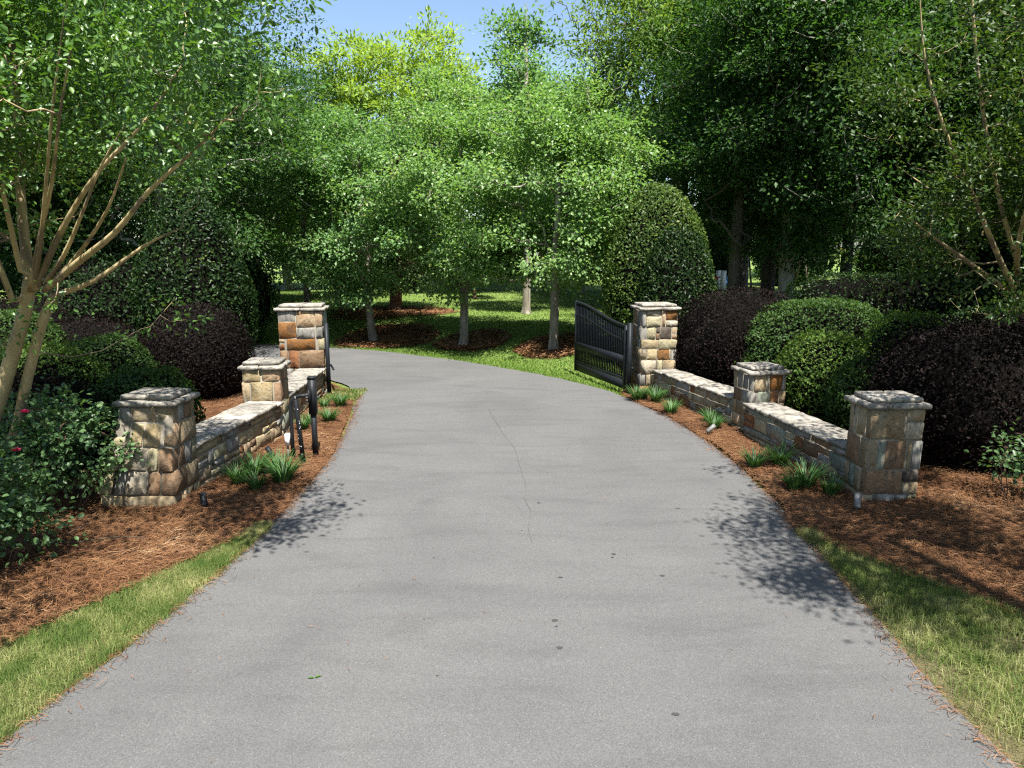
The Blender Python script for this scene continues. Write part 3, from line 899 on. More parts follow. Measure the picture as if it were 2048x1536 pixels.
def grow(nodes, par, targets, r, tip=.006, power=2.35, rise=.25, steps=3):
    """grow branches from an existing skeleton to every target; returns nodes, parents, radii"""
    nodes = [np.array(n, float) for n in nodes]; par = list(par)
    base = np.array(nodes)
    tg = np.asarray(targets)
    order = np.argsort([np.min(np.linalg.norm(base - t_, axis=1)) for t_ in tg])
    A = np.zeros((len(nodes) + len(tg) * steps, 3)); A[:len(nodes)] = base; n = len(nodes)
    for i in order:
        t_ = tg[i]
        d = np.linalg.norm(A[:n] - t_, axis=1)
        cost = d + .8 * np.maximum(0, A[:n, 2] - t_[2] + .15 * d)
        j = int(np.argmin(cost)); p0 = A[j].copy(); prev = j
        for s in range(1, steps + 1):
            f = s / steps
            q = p0 + (t_ - p0) * f
            if s < steps:
                q = q + r.normal(size=3) * d[j] * .05
                q[2] += -rise * d[j] * math.sin(PI * f) * .35 + 0
            A[n] = q; par.append(prev); prev = n; n += 1
    A = A[:n]
    R = np.zeros(n); acc = np.zeros(n)
    for i in range(n - 1, -1, -1):
        R[i] = max(tip, acc[i] ** (1 / power)) if acc[i] > 0 else tip
        if par[i] >= 0: acc[par[i]] += R[i] ** power
    return A, np.array(par), R


def branch_mesh(name, A, par, R, mat, parent, n_big=10, n_small=4, thick=.03):
    n = len(A); ch = [[] for _ in range(n)]
    for i, p in enumerate(par):
        if p >= 0: ch[p].append(i)
    mb = MB()
    starts = [(i, -1) for i in range(n) if par[i] < 0]
    while starts:
        i, frm = starts.pop()
        P = []; rr = []
        if frm >= 0: P.append(A[frm]); rr.append(min(R[frm] * .85, R[i] * 1.25))
        j = i
        while True:
            P.append(A[j]); rr.append(R[j])
            if not ch[j]: break
            m_ = max(ch[j], key=lambda k: R[k])
            for k in ch[j]:
                if k != m_: starts.append((k, j))
            j = m_
        if len(P) > 1:
            mb.tube(P, rr, n_big if max(rr) > thick else n_small, caps=False)
    return mb.build(name, mat, parent, True)


def trunk_line(r, h, lean=(0, 0), wob=.06, n=8, z0=-.2):
    z = np.concatenate([[z0, 0, .12, .3], np.linspace(.3, h, n)[1:]]); n = len(z)
    f = (z - z0) / (h - z0)
    return np.c_[lean[0] * f + np.cumsum(r.normal(size=n)) * wob * .4, lean[1] * f + np.cumsum(r.normal(size=n)) * wob * .4, z]


def make_tree(name, label, cat, h, centre, radii, nb, ncl, rb, clump_r, per, ls, ws, lmat, bmat, r_trunk, seed, group, lean=(0, 0), trunk_top=None, shell=.5, low=-.85, flat=.55, droop=.2, up=.8, extra=None, fine=False, fold=.25, tip=.006):
    r = rs(seed)
    root = thing(name, label, cat, group=group)
    C = boughs(r, centre, radii, nb, ncl, rb, shell, low)
    if extra is not None: C = np.concatenate([C, extra])
    T = trunk_line(r, trunk_top or (centre[2] + radii[2] * .6), lean)
    A, par, R = grow(T, [-1] + list(range(len(T) - 1)), C, r, tip)
    k = r_trunk / R[1]
    # blend: trunk gets the wanted girth, twigs stay thin
    R = R * (1 + (k - 1) * np.clip(R / R[1], 0, 1) ** .5)
    n0 = len(T)
    R[:n0] *= 1 + .5 * np.exp(-np.maximum(A[:n0, 2], 0) / .16)
    branch_mesh('trunk', A, par, R, bmat, root)
    leaf_cloud('crown', C, clump_r, per, ls, ws, lmat, root, r, flat=flat, droop=droop, up=up, centre=np.asarray(centre) - np.array([0, 0, radii[2] * .4]), fine=fine, fold=fold)
    return root


def put(o, x, y, rz, s=1.0, dz=0):
    o.location = (x, y, gz(x, y) + dz); o.rotation_euler = (0, 0, RAD(rz)); o.scale = (s,) * 3 if not hasattr(s, '__len__') else s
    return o


def copy_at(src, x, y, rz, s, label, group=None, mats=None):
    return dup(src, (x, y, gz(x, y)), RAD(rz), s, label, group, mats)


# --- row of young maples along the outside of the bend
GM = 'young maples in mulch rings along the bend of the drive'
mapA = make_tree('maple_tree', 'young maple with slender leaning trunk in the left one of the three mulch rings', 'tree', 7.2, (0, 0, 4.15), (2.3, 2.2, 2.95), 44, 8, .36, .23, 84, .10, .072, L_MAPLE, BARK_MAPLE, .115, 101, GM, lean=(-.25, .1), low=-1, droop=.45)
put(mapA, -4.22, 21.7, 0)
mapB = make_tree('maple_tree', 'young maple with straight grey trunk in the middle mulch ring', 'tree', 6.6, (0, 0, 4.0), (2.3, 2.1, 2.65), 42, 8, .36, .23, 84, .10, .072, L_MAPLE2, BARK_MAPLE, .12, 102, GM, low=-1, droop=.45)
put(mapB, -1.39, 20.4, 0)
mapC = make_tree('maple_tree', 'young maple in the mulch ring nearest the open gate leaf', 'tree', 6.4, (0, 0, 3.95), (2.55, 2.2, 2.6), 46, 8, .36, .23, 84, .10, .072, L_MAPLE2, BARK_MAPLE, .12, 103, GM, low=-1, droop=.45)
put(mapC, 1.12, 18.9, 0)
GB = 'trees on the lawn behind the maples'
copy_at(mapA, -7.3, 25.5, 140, 1.05, 'leafy green tree on the lawn just right of the tall left holly', GB)
copy_at(mapB, 3.4, 36, 70, 1.4, 'leafy green tree on the lawn behind the open gate leaf', GB)
copy_at(mapC, -2.8, 37, 200, 1.6, 'leafy tree on the lawn filling the gap between middle and left mulch rings', GB)
copy_at(mapC, -10.5, 29.5, 30, 1.25, 'leafy tree at the far left of the lawn behind the holly', GB)
copy_at(mapA, 1.4, 38, 250, 1.7, 'leafy tree on the lawn behind the tall narrow tree', GB, {'crown': L_MAPLE})
tall = make_tree('narrow_tree', 'tall narrow sparse tree rising into the gap of blue sky', 'tree', 11, (0, 0, 6.6), (1.7, 1.7, 4.3), 40, 4, .30, .25, 46, .15, .095, L_MAPLE, BARK_MAPLE, .14, 111, GB, trunk_top=10.6, droop=.5)
put(tall, 0.5, 26.2, 0)
cedar = make_tree('cedar_tree', 'dark cedar with reddish trunks in the mulch behind the left maple', 'tree', 8, (0, 0, 4.0), (2.0, 2.0, 3.9), 60, 6, .32, .26, 80, .12, .05, L_CEDAR, BARK_RED, .22, 121, GB, low=-1, shell=.35)
put(cedar, -4.4, 26.8, 0)
copy_at(cedar, -7.8, 33, 80, 1.15, 'dark cedar behind the left lawn, under the yellow-green treetop', GB)
copy_at(cedar, 4.2, 30, 200, 1.25, 'dark cedar behind the right hollies, left of the oaks', GB)
shrubby = make_tree('small_tree', 'small multi-stemmed tree far back on the sunny lawn', 'tree', 2.6, (0, 0, 1.7), (1.2, 1.2, .9), 20, 5, .2, .18, 40, .11, .07, L_MAPLE, BARK_RED, .06, 131, GB)
put(shrubby, -1.75, 33.0, 0)
locust = make_tree('locust_tree', 'tall yellow-green feathery tree against the sky at the back', 'tree', 16, (0, 0, 10.2), (5.6, 4.5, 6.2), 90, 6, .75, .42, 52, .34, .13, L_LOCUST, BARK_OAK, .3, 141, 'tall trees at the back', flat=.35, droop=.1, fold=.1)
put(locust, -6.3, 43, 0, .92)

# --- big dark trees on the right and left
GO = 'big trees shading the right side of the garden'
oak1 = make_tree('oak_tree', 'large shade tree with pale grey trunk behind the purple hedge on the right', 'tree', 14, (.5, 0, 7.3), (4.4, 4.4, 5.2), 120, 7, .55, .36, 84, .13, .08, L_OAK, BARK_GREY, .22, 151, GO, lean=(-.3, 0), trunk_top=11, low=-1)
put(oak1, 8.1, 21.0, 0)
oak2 = make_tree('oak_tree', 'big dark-trunked tree behind the right holly', 'tree', 15, (1.1, 0, 7.6), (4.6, 4.6, 5.8), 125, 7, .55, .36, 88, .13, .065, L_OAK, BARK_OAK, .2, 152, GO, trunk_top=12, low=-1)
put(oak2, 6.5, 21.2, 0, (.82, .82, .78))
oak2['label'] = 'dark-trunked shade tree just right of the tall right holly'
copy_at(oak1, 9.1, 25.5, 100, 1.05, 'dark tree close behind the pale grey trunk on the right', GO, {'trunk': BARK_OAK})
copy_at(oak2, 12.2, 26.5, 60, 1.0, 'broad dark trunk in the shade well right of the pale grey trunk', GO)
copy_at(oak1, 14.6, 20.5, 210, 1.05, 'dark shade tree behind the crape myrtle at the right edge', GO, {'trunk': BARK_OAK})
copy_at(oak2, 17.5, 28, 150, 1.1, 'dark tree deep in the shade at the far right', GO)
pecan = make_tree('pecan_tree', 'tall tree with sunlit yellow-green narrow leaves right of the sky gap', 'tree', 16, (0, 0, 9.5), (4.2, 4.2, 6.2), 95, 7, .6, .42, 58, .24, .075, L_PECAN, BARK_OAK, .3, 161, 'tall trees at the back', droop=.7, fold=.15)
put(pecan, 6.4, 27.5, 0)
copy_at(pecan, 11.5, 36, 120, 1.05, 'tall yellowish tree behind the shade trees on the right', 'tall trees at the back')
GL = 'trees in the thicket at the left edge'
copy_at(oak2, -9.6, 19.8, 20, (.8, .8, .8), 'pale-trunked tree behind the left holly in the thicket', GL, {'trunk': BARK_GREY})
copy_at(oak1, -13.5, 18.5, 80, .9, 'dark tree behind the left crape myrtle', GL)
copy_at(oak2, -13, 28, 130, .95, 'tall dark tree at the back of the left thicket', GL)
copy_at(oak1, -19, 25, 190, 1.0, 'dark tree at the far left of the thicket', GL)
copy_at(pecan, -17.5, 36, 60, 1.0, 'tall yellowish tree behind the left thicket', 'tall trees at the back')
copy_at(oak1, -12.5, 40, 10, 1.0, 'tree far behind the lawn left of the yellow-green treetop', 'tall trees at the back')
# wood edge far behind
GF = 'far trees closing the view behind the lawn'
FARL = ['far dark tree at the left end of the tree line', 'far tree behind the left lawn, second from the left end', 'far tree just left of the yellow-green treetop', 'far low tree under the yellow-green treetop',
        'far low tree seen beside the tall narrow tree', 'far low tree under the sunlit pecan', 'far tree behind the swing set', 'far tree right of the swing set', 'far tree behind the shady trunks on the right', 'far tree at the right end of the tree line']
for i, (x, y, s) in enumerate([(-34, 52, 1.0), (-25, 56, .95), (-17, 60, .85), (-9, 58, .62), (0, 62, .55), (8.5, 60, .62), (17, 56, .8), (25, 58, .9), (33, 52, .95), (42, 48, 1.0)]):
    copy_at([oak2, oak1][i % 2], x, y, 47 * i, s, FARL[i], GF)

r = rs(181)
n = 2600
wx = r.uniform(-60, 62, n); wy = 47 + 6 * np.sin(wx * .09) + r.uniform(-3, 5, n)
wh = 4.2 + 1.6 * np.sin(wx * .37) + 1.2 * np.sin(wx * .83 + 1) + (wx > 8) * 1.5
C = np.c_[wx, wy, ground_z(wx, wy) + wh * r.rand(n) ** .8]
o = leaf_cloud('far_woods', C, .55, 22, .36, .22, L_OAK, None, r, centre=(0, 60, -3), flat=.6)
tag(o, kind='stuff')

# --- crape myrtles framing the drive
def stem_tree(name, label, stems, C, clump, per, ls, ws, lmat, bmat, seed, r0, group, tip=.005, fine=True, centre=None):
    r = rs(seed)
    root = thing(name, label, 'tree', group=group)
    nodes = []; par = []; rad = []
    for (pts, attach, ra, rb_) in stems:
        P = np.asarray(pts, float)
        if attach is not None:
            near = int(np.argmin([np.linalg.norm(np.array(n) - P[0]) for n in nodes])); prev = near
        else: prev = -1
        P = smooth_poly(P, 3)
        for i, p in enumerate(P):
            nodes.append(p); par.append(prev); prev = len(nodes) - 1; rad.append(ra + (rb_ - ra) * i / (len(P) - 1))
    n0 = len(nodes)
    A, pr, R = grow(nodes, par, C, r, tip, rise=.35)
    R = R.copy(); R[:n0] = rad
    for i in range(n0, len(A)): R[i] = min(R[i] * 1.15, R[pr[i]] * .8, .03)
    branch_mesh('trunk', A, pr, R, bmat, root, 12, 5)
    leaf_cloud('crown', C, clump, per, ls, ws, lmat, root, r, flat=.6, up=.7, outw=.5, centre=centre if centre is not None else C.mean(0) - np.array([0, 0, 1.2]), fine=fine, fold=.18, droop=.05)
    return root


GC = 'crape myrtles at the entrance'
LS = [([(-5.95, 7.3, -.15), (-5.53, 7.3, .93), (-5.34, 7.3, 1.36), (-5.14, 7.3, 1.83), (-4.98, 7.3, 2.22), (-4.93, 7.33, 2.5)], None, .085, .058),
      ([(-5.72, 7.36, .35), (-5.36, 7.42, .85), (-5.20, 7.42, 1.3), (-5.02, 7.4, 1.75), (-4.88, 7.4, 2.1), (-4.73, 7.4, 2.34)], 0, 0.056, .05),
      ([(-4.93, 7.33, 2.5), (-4.97, 7.4, 3.1), (-4.99, 7.5, 3.79), (-5.0, 7.6, 4.53), (-5.05, 7.7, 5.26), (-5.0, 7.7, 5.81)], 0, 0.052, .02),
      ([(-4.77, 7.2, 2.43), (-4.48, 7.0, 2.75), (-4.12, 6.8, 3.12), (-3.69, 6.6, 3.5), (-3.14, 6.4, 3.89), (-2.67, 6.2, 4.33)], 0, 0.037, .006),
      ([(-4.67, 7.2, 2.43), (-4.25, 7.1, 2.7), (-3.88, 7.1, 2.97), (-3.55, 7.2, 3.38), (-3.12, 7.3, 3.77), (-2.72, 7.5, 4.23)], 0, 0.037, .006),
      ([(-4.73, 7.4, 2.34), (-4.48, 7.7, 2.48), (-4.11, 8.1, 2.85), (-3.8, 8.4, 3.06)], 0, 0.033, .006),
      ([(-5.04, 7.2, 2.3), (-5.1, 7.0, 3.13), (-5.17, 6.8, 3.88)], 0, 0.033, .006),
      ([(-4.85, 7.2, 2.4), (-4.5, 6.9, 2.9), (-4.13, 6.6, 3.4), (-3.75, 6.2, 3.9), (-3.4, 5.9, 4.4)], 0, 0.030, .006),
      ([(-4.75, 7.3, 2.4), (-4.45, 7.4, 2.75), (-4.1, 7.4, 3.2), (-3.8, 7.3, 3.7)], 0, .028, .006)]
for _k, (a_, b_, c_) in enumerate([((-4.8, 7.2, 2.45), (-4.2, 6.6, 3.3), (-3.4, 5.8, 4.5)), ((-4.85, 7.1, 2.6), (-4.6, 6.6, 3.6), (-4.1, 5.9, 4.8)), ((-4.6, 7.1, 2.5), (-3.9, 6.6, 3.1), (-3.1, 6.0, 3.8)),
                                  ((-5.0, 7.2, 2.9), (-5.5, 6.8, 3.8), (-5.6, 6.5, 5.0))]):
    LS.append(([a_, tuple(.5 * (np.array(a_) + b_) + np.array([0, 0, -.05])), b_, tuple(.5 * (np.array(b_) + c_) + np.array([0, 0, .06])), c_], 0, .028, .005))
_cam = np.array([0, 0, 2.8])
for _k in (4, 5, 8):
    _p = np.array(LS[_k][0]); _f = (1 - .05 * np.arange(len(_p)))[:, None]
    LS[_k] = (_cam + (_p - _cam) * _f, *LS[_k][1:])
r = rs(301)
CL = boughs(r, (-3.9, 6.4, 4.6), (2.7, 2.6, 2.1), 250, 5, .17, .35, -.9)
CL = CL[(CL[:, 2] > 2.2 + .13 * (CL[:, 0] + 5.5)) & (CL[:, 0] < -.29 * CL[:, 1])]
CL = np.concatenate([CL, boughs(r, (-6.0, 8.0, 4.6), (1.7, 2.0, 1.9), 80, 4, .2, .35, -.8)])
gx_, gy_ = CL[:, 0] + SHX * CL[:, 2], CL[:, 1] + SHY * CL[:, 2]
CL = CL[~((gx_ > -3.45) & (gy_ > 8.2)) & ~((gx_ > -4.45) & (gy_ > 9.2))]      # the crown stops short of the sunlit middle pillar
gx_, gy_ = CL[:, 0] + SHX * CL[:, 2], CL[:, 1] + SHY * CL[:, 2]
CL = CL[~((gx_ > -5.0) & (gx_ < -3.2) & (gy_ > 6.0) & (gy_ < 8.6)) | (r.rand(len(CL)) < .14)]
CL = CL[~((CL[:, 0] > -.56 * CL[:, 1]) & (CL[:, 2] < 2.8 + .09 * CL[:, 1]))]      # the crown lifts towards the drive
CL = np.concatenate([CL, np.c_[r.uniform(-1.85, -1.4, 9), r.uniform(4.3, 5.3, 9), r.uniform(4.35, 4.8, 9)]])
CL = np.concatenate([CL, np.array([(-4.4, 6.8, 2.3), (-4.9, 6.9, 2.0), (-5.3, 6.9, 2.4), (-5.2, 6.8, 2.9), (-4.0, 8.4, 2.2), (-3.8, 8.3, 2.0), (-4.3, 8.2, 1.9), (-5.4, 7.0, 1.9)])])
stem_tree('crape_myrtle', 'multi-stemmed crape myrtle with smooth yellow-brown trunk leaning in from the left edge', LS, CL, .15, 38, .062, .034, L_MYRTLE, BARK_MYRTLE, 302, .12, GC)
RS = [([(8.3, 10.3, -.15), (8.0, 10.2, .94), (7.6, 10.1, 1.46), (7.22, 10.0, 1.83), (6.97, 9.9, 2.19)], None, .09, .055),
      ([(6.97, 9.9, 2.19), (6.5, 9.7, 2.4), (5.93, 9.5, 2.7), (5.36, 9.3, 2.99), (4.83, 9.1, 3.29)], 0, .045, .006),
      ([(6.97, 9.9, 2.19), (6.88, 9.8, 2.6), (6.56, 9.7, 3.19), (6.24, 9.6, 3.89), (5.96, 9.5, 4.58), (5.71, 9.4, 5.35), (5.5, 9.3, 6.1)], 0, .036, .014),
      ([(7.1, 9.95, 2.0), (6.99, 9.7, 2.53), (7.0, 9.5, 3.31), (6.83, 9.3, 4.33), (6.56, 9.2, 5.29)], 0, .036, .006),
      ([(6.8, 9.7, 2.3), (6.36, 9.4, 2.67), (5.69, 9.0, 3.4), (5.11, 8.8, 4.19), (4.74, 8.7, 4.94), (4.56, 8.6, 5.55)], 0, .04, .006),
      ([(6.8, 9.7, 2.5), (6.3, 9.0, 3.0), (5.7, 8.0, 3.6), (5.1, 7.0, 4.2), (4.6, 6.0, 4.7)], 0, .035, .008),
      ([(6.9, 9.95, 2.4), (6.75, 10.1, 2.8), (6.23, 10.4, 3.43), (5.5, 10.6, 4.0)], 0, .035, .006)]
r = rs(311)
CR = boughs(r, (6.1, 9.4, 4.3), (1.75, 1.7, 2.6), 70, 6, .2, .4, -.9)
CR = np.concatenate([CR, boughs(r, (4.75, 6.3, 4.75), (1.3, 1.5, 1.0), 24, 6, .18, .4, -.8), boughs(r, (6.8, 10.4, 3.0), (1.4, 1.2, 1.4), 34, 5, .2, .3, -.8)])
gx_, gy_ = CR[:, 0] + SHX * (CR[:, 2] - 1.4), CR[:, 1] + SHY * (CR[:, 2] - 1.4)
CR = CR[~((gx_ > 4.2) & (gx_ < 5.9) & (gy_ > 10.4) & (gy_ < 12.4)) | (r.rand(len(CR)) < .25)]
CR = np.concatenate([CR, np.array([(5.2, 9.2, 2.4), (5.5, 9.0, 2.2), (6.0, 9.2, 2.0), (5.0, 9.3, 2.8), (6.4, 9.3, 2.3)])])
_t = r.rand(60)[:, None]
_ln = np.concatenate([np.array([6.75, 9.6, 2.9]) * (1 - _t[:30]) + np.array([5.6, 9.2, 5.8]) * _t[:30], np.array([7.0, 9.5, 2.8]) * (1 - _t[30:]) + np.array([6.5, 9.0, 5.6]) * _t[30:]])
CR = np.concatenate([CR, _ln + r.normal(size=(60, 3)) * .14 + np.array([-.05, -.22, 0])])
myrR = stem_tree('crape_myrtle', 'crape myrtle with old seed heads leaning in at the right edge above the purple bush', RS, CR, .12, 32, .068, .036, L_MYRTLE_SHADE, BARK_MYRTLE, 312, .12, GC)

# trees standing just outside the picture whose shade falls into it
GS = 'street trees beside the camera'
oakN = copy_at(oak2, 12.6, 4.0, 20, (.95, .95, .95), 'tall oak standing right of the entrance, outside the picture', GS)
copy_at(oak1, 14.5, 11.0, 120, 1.1, 'tall oak beyond the right edge of the picture', GS)
near = make_tree('street_tree', 'small tree on the right verge beside the camera', 'tree', 6, (0, 0, 4.5), (1.9, 1.9, 1.4), 60, 4, .24, .18, 55, .08, .045, L_MYRTLE, BARK_MYRTLE, .1, 331, GS, low=-.5)
put(near, 4.35, 3.8, 0, .8, 1.15)
copy_at(near, 6.6, 3.0, 160, 1.0, 'second small tree on the right verge, outside the picture', GS)
copy_at(near, -5.3, 3.3, 100, 1.0, 'small tree on the left verge beside the camera', GS).location.z = -1.0


# ------------------------------------------------------------------ clipped bushes
def bush(name, label, cat, x, y, rx, ry, h, n, ls, ws, lmat, seed, group, power=2.3, bottom=.12, lump=.05, top_taper=1.0, depth=.07, stand=0.0, rz=0):
    """leaf shell over a near-black solid core; superellipsoid sitting on the ground"""
    r = rs(seed)
    root = thing(name, label, cat, (x, y, max(0.0, gz(x, y))), RAD(rz), group)
    def surf(d, k=1.0):
        e = power
        q = (np.abs(d[:, 0]) ** e + np.abs(d[:, 1]) ** e + np.abs(d[:, 2]) ** e) ** (-1 / e)
        p = d * q[:, None]
        p = p * (1 + lump * vnoise(d, 4.5, seed + 7) + lump * .55 * vnoise(d, 11, seed + 8))[:, None]
        zc = p[:, 2]
        tap = 1 - (1 - top_taper) * np.clip(zc, 0, 1) ** 1.3
        return np.c_[p[:, 0] * rx * tap * k, p[:, 1] * ry * tap * k, stand + (h - stand) * (.46 + .54 * zc * k)]
    d = norm(r.normal(size=(n, 3)))
    d = d[d[:, 2] > -.86]
    P = surf(d); e = .02
    nrm = norm(d / np.array([rx, ry, h * .54]))
    P = P - nrm * (np.abs(r.normal(size=(len(d), 1))) * depth) + nrm * .02
    P = P + nrm * (np.where(r.rand(len(d)) < .08, r.exponential(.035, len(d)), 0) * (1 + vnoise(P, 3, seed + 3)))[:, None]
    P[:, 2] = np.maximum(P[:, 2], .03)
    Nn = norm(nrm * .9 + U3 * .35 + r.normal(size=(len(d), 3)) * .45)
    D = norm(np.cross(nrm, r.normal(size=(len(d), 3))) + nrm * .35 + U3 * .25)
    s = r.uniform(.6, 1.25, len(d))
    V, T, Q = leaves(P, Nn, D, ls * s, ws * s, .2)
    build('foliage', V, [T], lmat, root)
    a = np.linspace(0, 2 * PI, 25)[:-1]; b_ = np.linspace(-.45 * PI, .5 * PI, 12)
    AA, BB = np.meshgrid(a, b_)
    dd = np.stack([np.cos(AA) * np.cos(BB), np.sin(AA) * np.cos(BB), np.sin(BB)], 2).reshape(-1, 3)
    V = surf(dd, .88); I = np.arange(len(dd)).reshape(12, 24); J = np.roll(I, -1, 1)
    build('dark_core', V, np.stack([I[:-1], J[:-1], J[1:], I[1:]], 2).reshape(-1, 4), INNER, root, True)  # closed dark shell under the leaves, stands for the shade inside
    return root


GH = 'tall clipped hollies'
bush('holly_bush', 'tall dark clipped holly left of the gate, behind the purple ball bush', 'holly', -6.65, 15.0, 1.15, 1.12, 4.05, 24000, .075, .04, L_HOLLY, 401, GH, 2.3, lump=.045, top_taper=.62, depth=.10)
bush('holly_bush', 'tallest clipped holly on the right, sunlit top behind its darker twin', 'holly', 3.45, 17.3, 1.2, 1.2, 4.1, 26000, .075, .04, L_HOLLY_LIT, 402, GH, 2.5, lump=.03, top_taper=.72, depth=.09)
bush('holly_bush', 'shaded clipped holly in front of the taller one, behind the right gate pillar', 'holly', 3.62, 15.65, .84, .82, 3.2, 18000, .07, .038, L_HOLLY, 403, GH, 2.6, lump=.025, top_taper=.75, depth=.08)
GP = 'clipped purple loropetalum bushes'
bush('purple_bush', 'round purple ball bush behind the left wall', 'bush', -6.05, 13.6, .95, .92, 1.78, 17000, .042, .024, L_PURPLE, 411, GP, 2.25, lump=.04)
bush('purple_bush', 'long rounded purple bush behind the tall right gate pillar', 'bush', 4.45, 13.9, 1.2, 1.2, 2.02, 22000, .042, .024, L_PURPLE, 412, GP, 2.6, lump=.06, rz=10)
bush('purple_bush', 'largest purple bush, at the right edge behind the front right pillar', 'bush', 6.2, 9.35, 1.35, 1.1, 1.92, 26000, .042, .024, L_PURPLE, 413, GP, 2.5, lump=.07, depth=.1)
bush('purple_bush', 'dark purple bush beside the crape myrtle trunk on the left', 'bush', -5.85, 8.7, .62, .6, 1.3, 9000, .042, .024, L_PURPLE, 414, GP, 2.3, lump=.08)
bush('purple_bush', 'low purple bush in the shade behind the left green mound', 'bush', -8.1, 13.6, .95, .9, 1.55, 11000, .042, .024, L_PURPLE, 415, GP, 2.4, lump=.06)
bush('purple_bush', 'far purple bush in the left thicket, left of the ball bush', 'bush', -10.1, 14.6, 1.1, .9, 1.85, 11000, .042, .024, L_PURPLE, 416, GP, 2.4, lump=.06)
GG = 'clipped green mound shrubs'
bush('green_shrub', 'biggest clipped green shrub behind the right wall, beside the long purple bush', 'shrub', 5.55, 13.05, 1.4, .95, 1.9, 22000, .06, .032, L_MOUND, 421, GG, 2.7, lump=.05)
bush('green_shrub', 'bright-topped rounded green shrub behind the middle right pillar', 'shrub', 5.0, 11.25, .70, .66, 1.48, 11000, .06, .032, L_MOUND_LIT, 422, GG, 2.5)
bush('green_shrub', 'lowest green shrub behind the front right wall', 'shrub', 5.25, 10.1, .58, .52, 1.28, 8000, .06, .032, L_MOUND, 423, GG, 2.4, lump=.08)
bush('green_shrub', 'bright green shrub top peeping over the largest purple bush', 'shrub', 6.5, 11.6, .75, .7, 1.78, 9000, .06, .032, L_MOUND_LIT, 424, GG, 2.4)
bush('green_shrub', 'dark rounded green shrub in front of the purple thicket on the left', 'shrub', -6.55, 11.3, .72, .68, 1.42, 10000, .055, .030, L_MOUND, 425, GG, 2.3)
bush('green_shrub', 'sunlit yellow-green shrub behind the crape myrtle trunk', 'shrub', -6.75, 9.9, .85, .7, 1.5, 11000, .06, .032, L_MOUND_LIT, 426, GG, 2.3, lump=.07)
bush('green_shrub', 'low spreading green shrub between the rose bush and the left wall', 'shrub', -5.25, 9.9, .72, .62, 1.12, 9000, .065, .036, L_MOUND, 427, GG, 2.2, lump=.09)
bush('green_shrub', 'shady green shrub deep in the left thicket', 'shrub', -8.6, 12.3, .75, .7, 1.75, 9000, .06, .032, L_MOUND, 428, GG, 2.3)
GK = 'dark clipped hedges at the back right'
bush('clipped_hedge', 'long dark hedge in the shade behind the green shrubs on the right', 'hedge', 9.0, 17.2, 2.3, .9, 1.75, 16000, .06, .032, L_HOLLY, 431, GK, 4.0, lump=.03)
bush('clipped_hedge', 'dark hedge under the crape myrtle at the right edge', 'hedge', 10.2, 13.4, 2.4, .9, 1.75, 16000, .06, .032, L_HOLLY, 432, GK, 3.6, lump=.04)

GT2 = 'understorey shrubs in the left thicket'
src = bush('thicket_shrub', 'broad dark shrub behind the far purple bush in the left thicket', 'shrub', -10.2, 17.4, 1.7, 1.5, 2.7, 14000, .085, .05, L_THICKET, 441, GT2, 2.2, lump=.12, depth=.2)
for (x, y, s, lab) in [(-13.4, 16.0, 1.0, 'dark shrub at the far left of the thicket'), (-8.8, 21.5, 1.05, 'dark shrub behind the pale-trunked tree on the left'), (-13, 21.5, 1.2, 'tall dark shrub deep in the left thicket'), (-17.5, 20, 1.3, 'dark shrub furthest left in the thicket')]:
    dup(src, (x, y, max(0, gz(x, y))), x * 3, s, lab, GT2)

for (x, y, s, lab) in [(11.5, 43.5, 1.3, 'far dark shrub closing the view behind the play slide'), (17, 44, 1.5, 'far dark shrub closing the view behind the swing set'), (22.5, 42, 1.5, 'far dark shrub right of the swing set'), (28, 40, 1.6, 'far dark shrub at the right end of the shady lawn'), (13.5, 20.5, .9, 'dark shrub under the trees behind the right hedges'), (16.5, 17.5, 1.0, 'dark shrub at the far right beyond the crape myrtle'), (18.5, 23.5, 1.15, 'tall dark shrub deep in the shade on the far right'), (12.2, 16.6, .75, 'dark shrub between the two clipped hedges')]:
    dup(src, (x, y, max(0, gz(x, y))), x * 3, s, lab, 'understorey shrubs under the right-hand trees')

# --- loose roses
def rose(label, x, y, C, seed, per, stems, flowers, group):
    r = rs(seed); root = thing('rose_bush', label, 'rose bush', (x, y, 0), 0, group)
    base = []; par = []
    for k in range(stems):
        an = r.uniform(0, 2 * PI); p0 = np.array([.08 * math.cos(an), .08 * math.sin(an), -.03])
        base.append(p0); par.append(-1)
        base.append(p0 + np.array([.18 * math.cos(an), .18 * math.sin(an), r.uniform(.2, .4)])); par.append(len(base) - 2)
    A, pr, R = grow(base, par, C, r, .0035, rise=-.2)
    branch_mesh('stems', A, pr, np.minimum(R, .014), TWIG, root, 6, 4)
    leaf_cloud('foliage', C, .10, per, .062, .042, L_ROSE, root, r, flat=.7, up=.8, fine=True, fold=.12, droop=.1)
    for (fx, fy, fz) in flowers:
        mb = MB()
        for k in range(16):
            an = k * 2.4; el = .25 + 1.0 * k / 16; rr = .012 + .02 * (1 - k / 16)
            d = np.array([math.cos(an) * math.cos(el), math.sin(an) * math.cos(el), math.sin(el)]); s_ = np.array([-math.sin(an), math.cos(an), 0])
            p = np.array([fx, fy, fz])
            mb.add([p, p + d * rr * 1.2 + s_ * .022, p + d * (rr + .028), p + d * rr * 1.2 - s_ * .022], q=[(0, 1, 2, 3)])
        mb.build('flower', PINK, root)
    return root


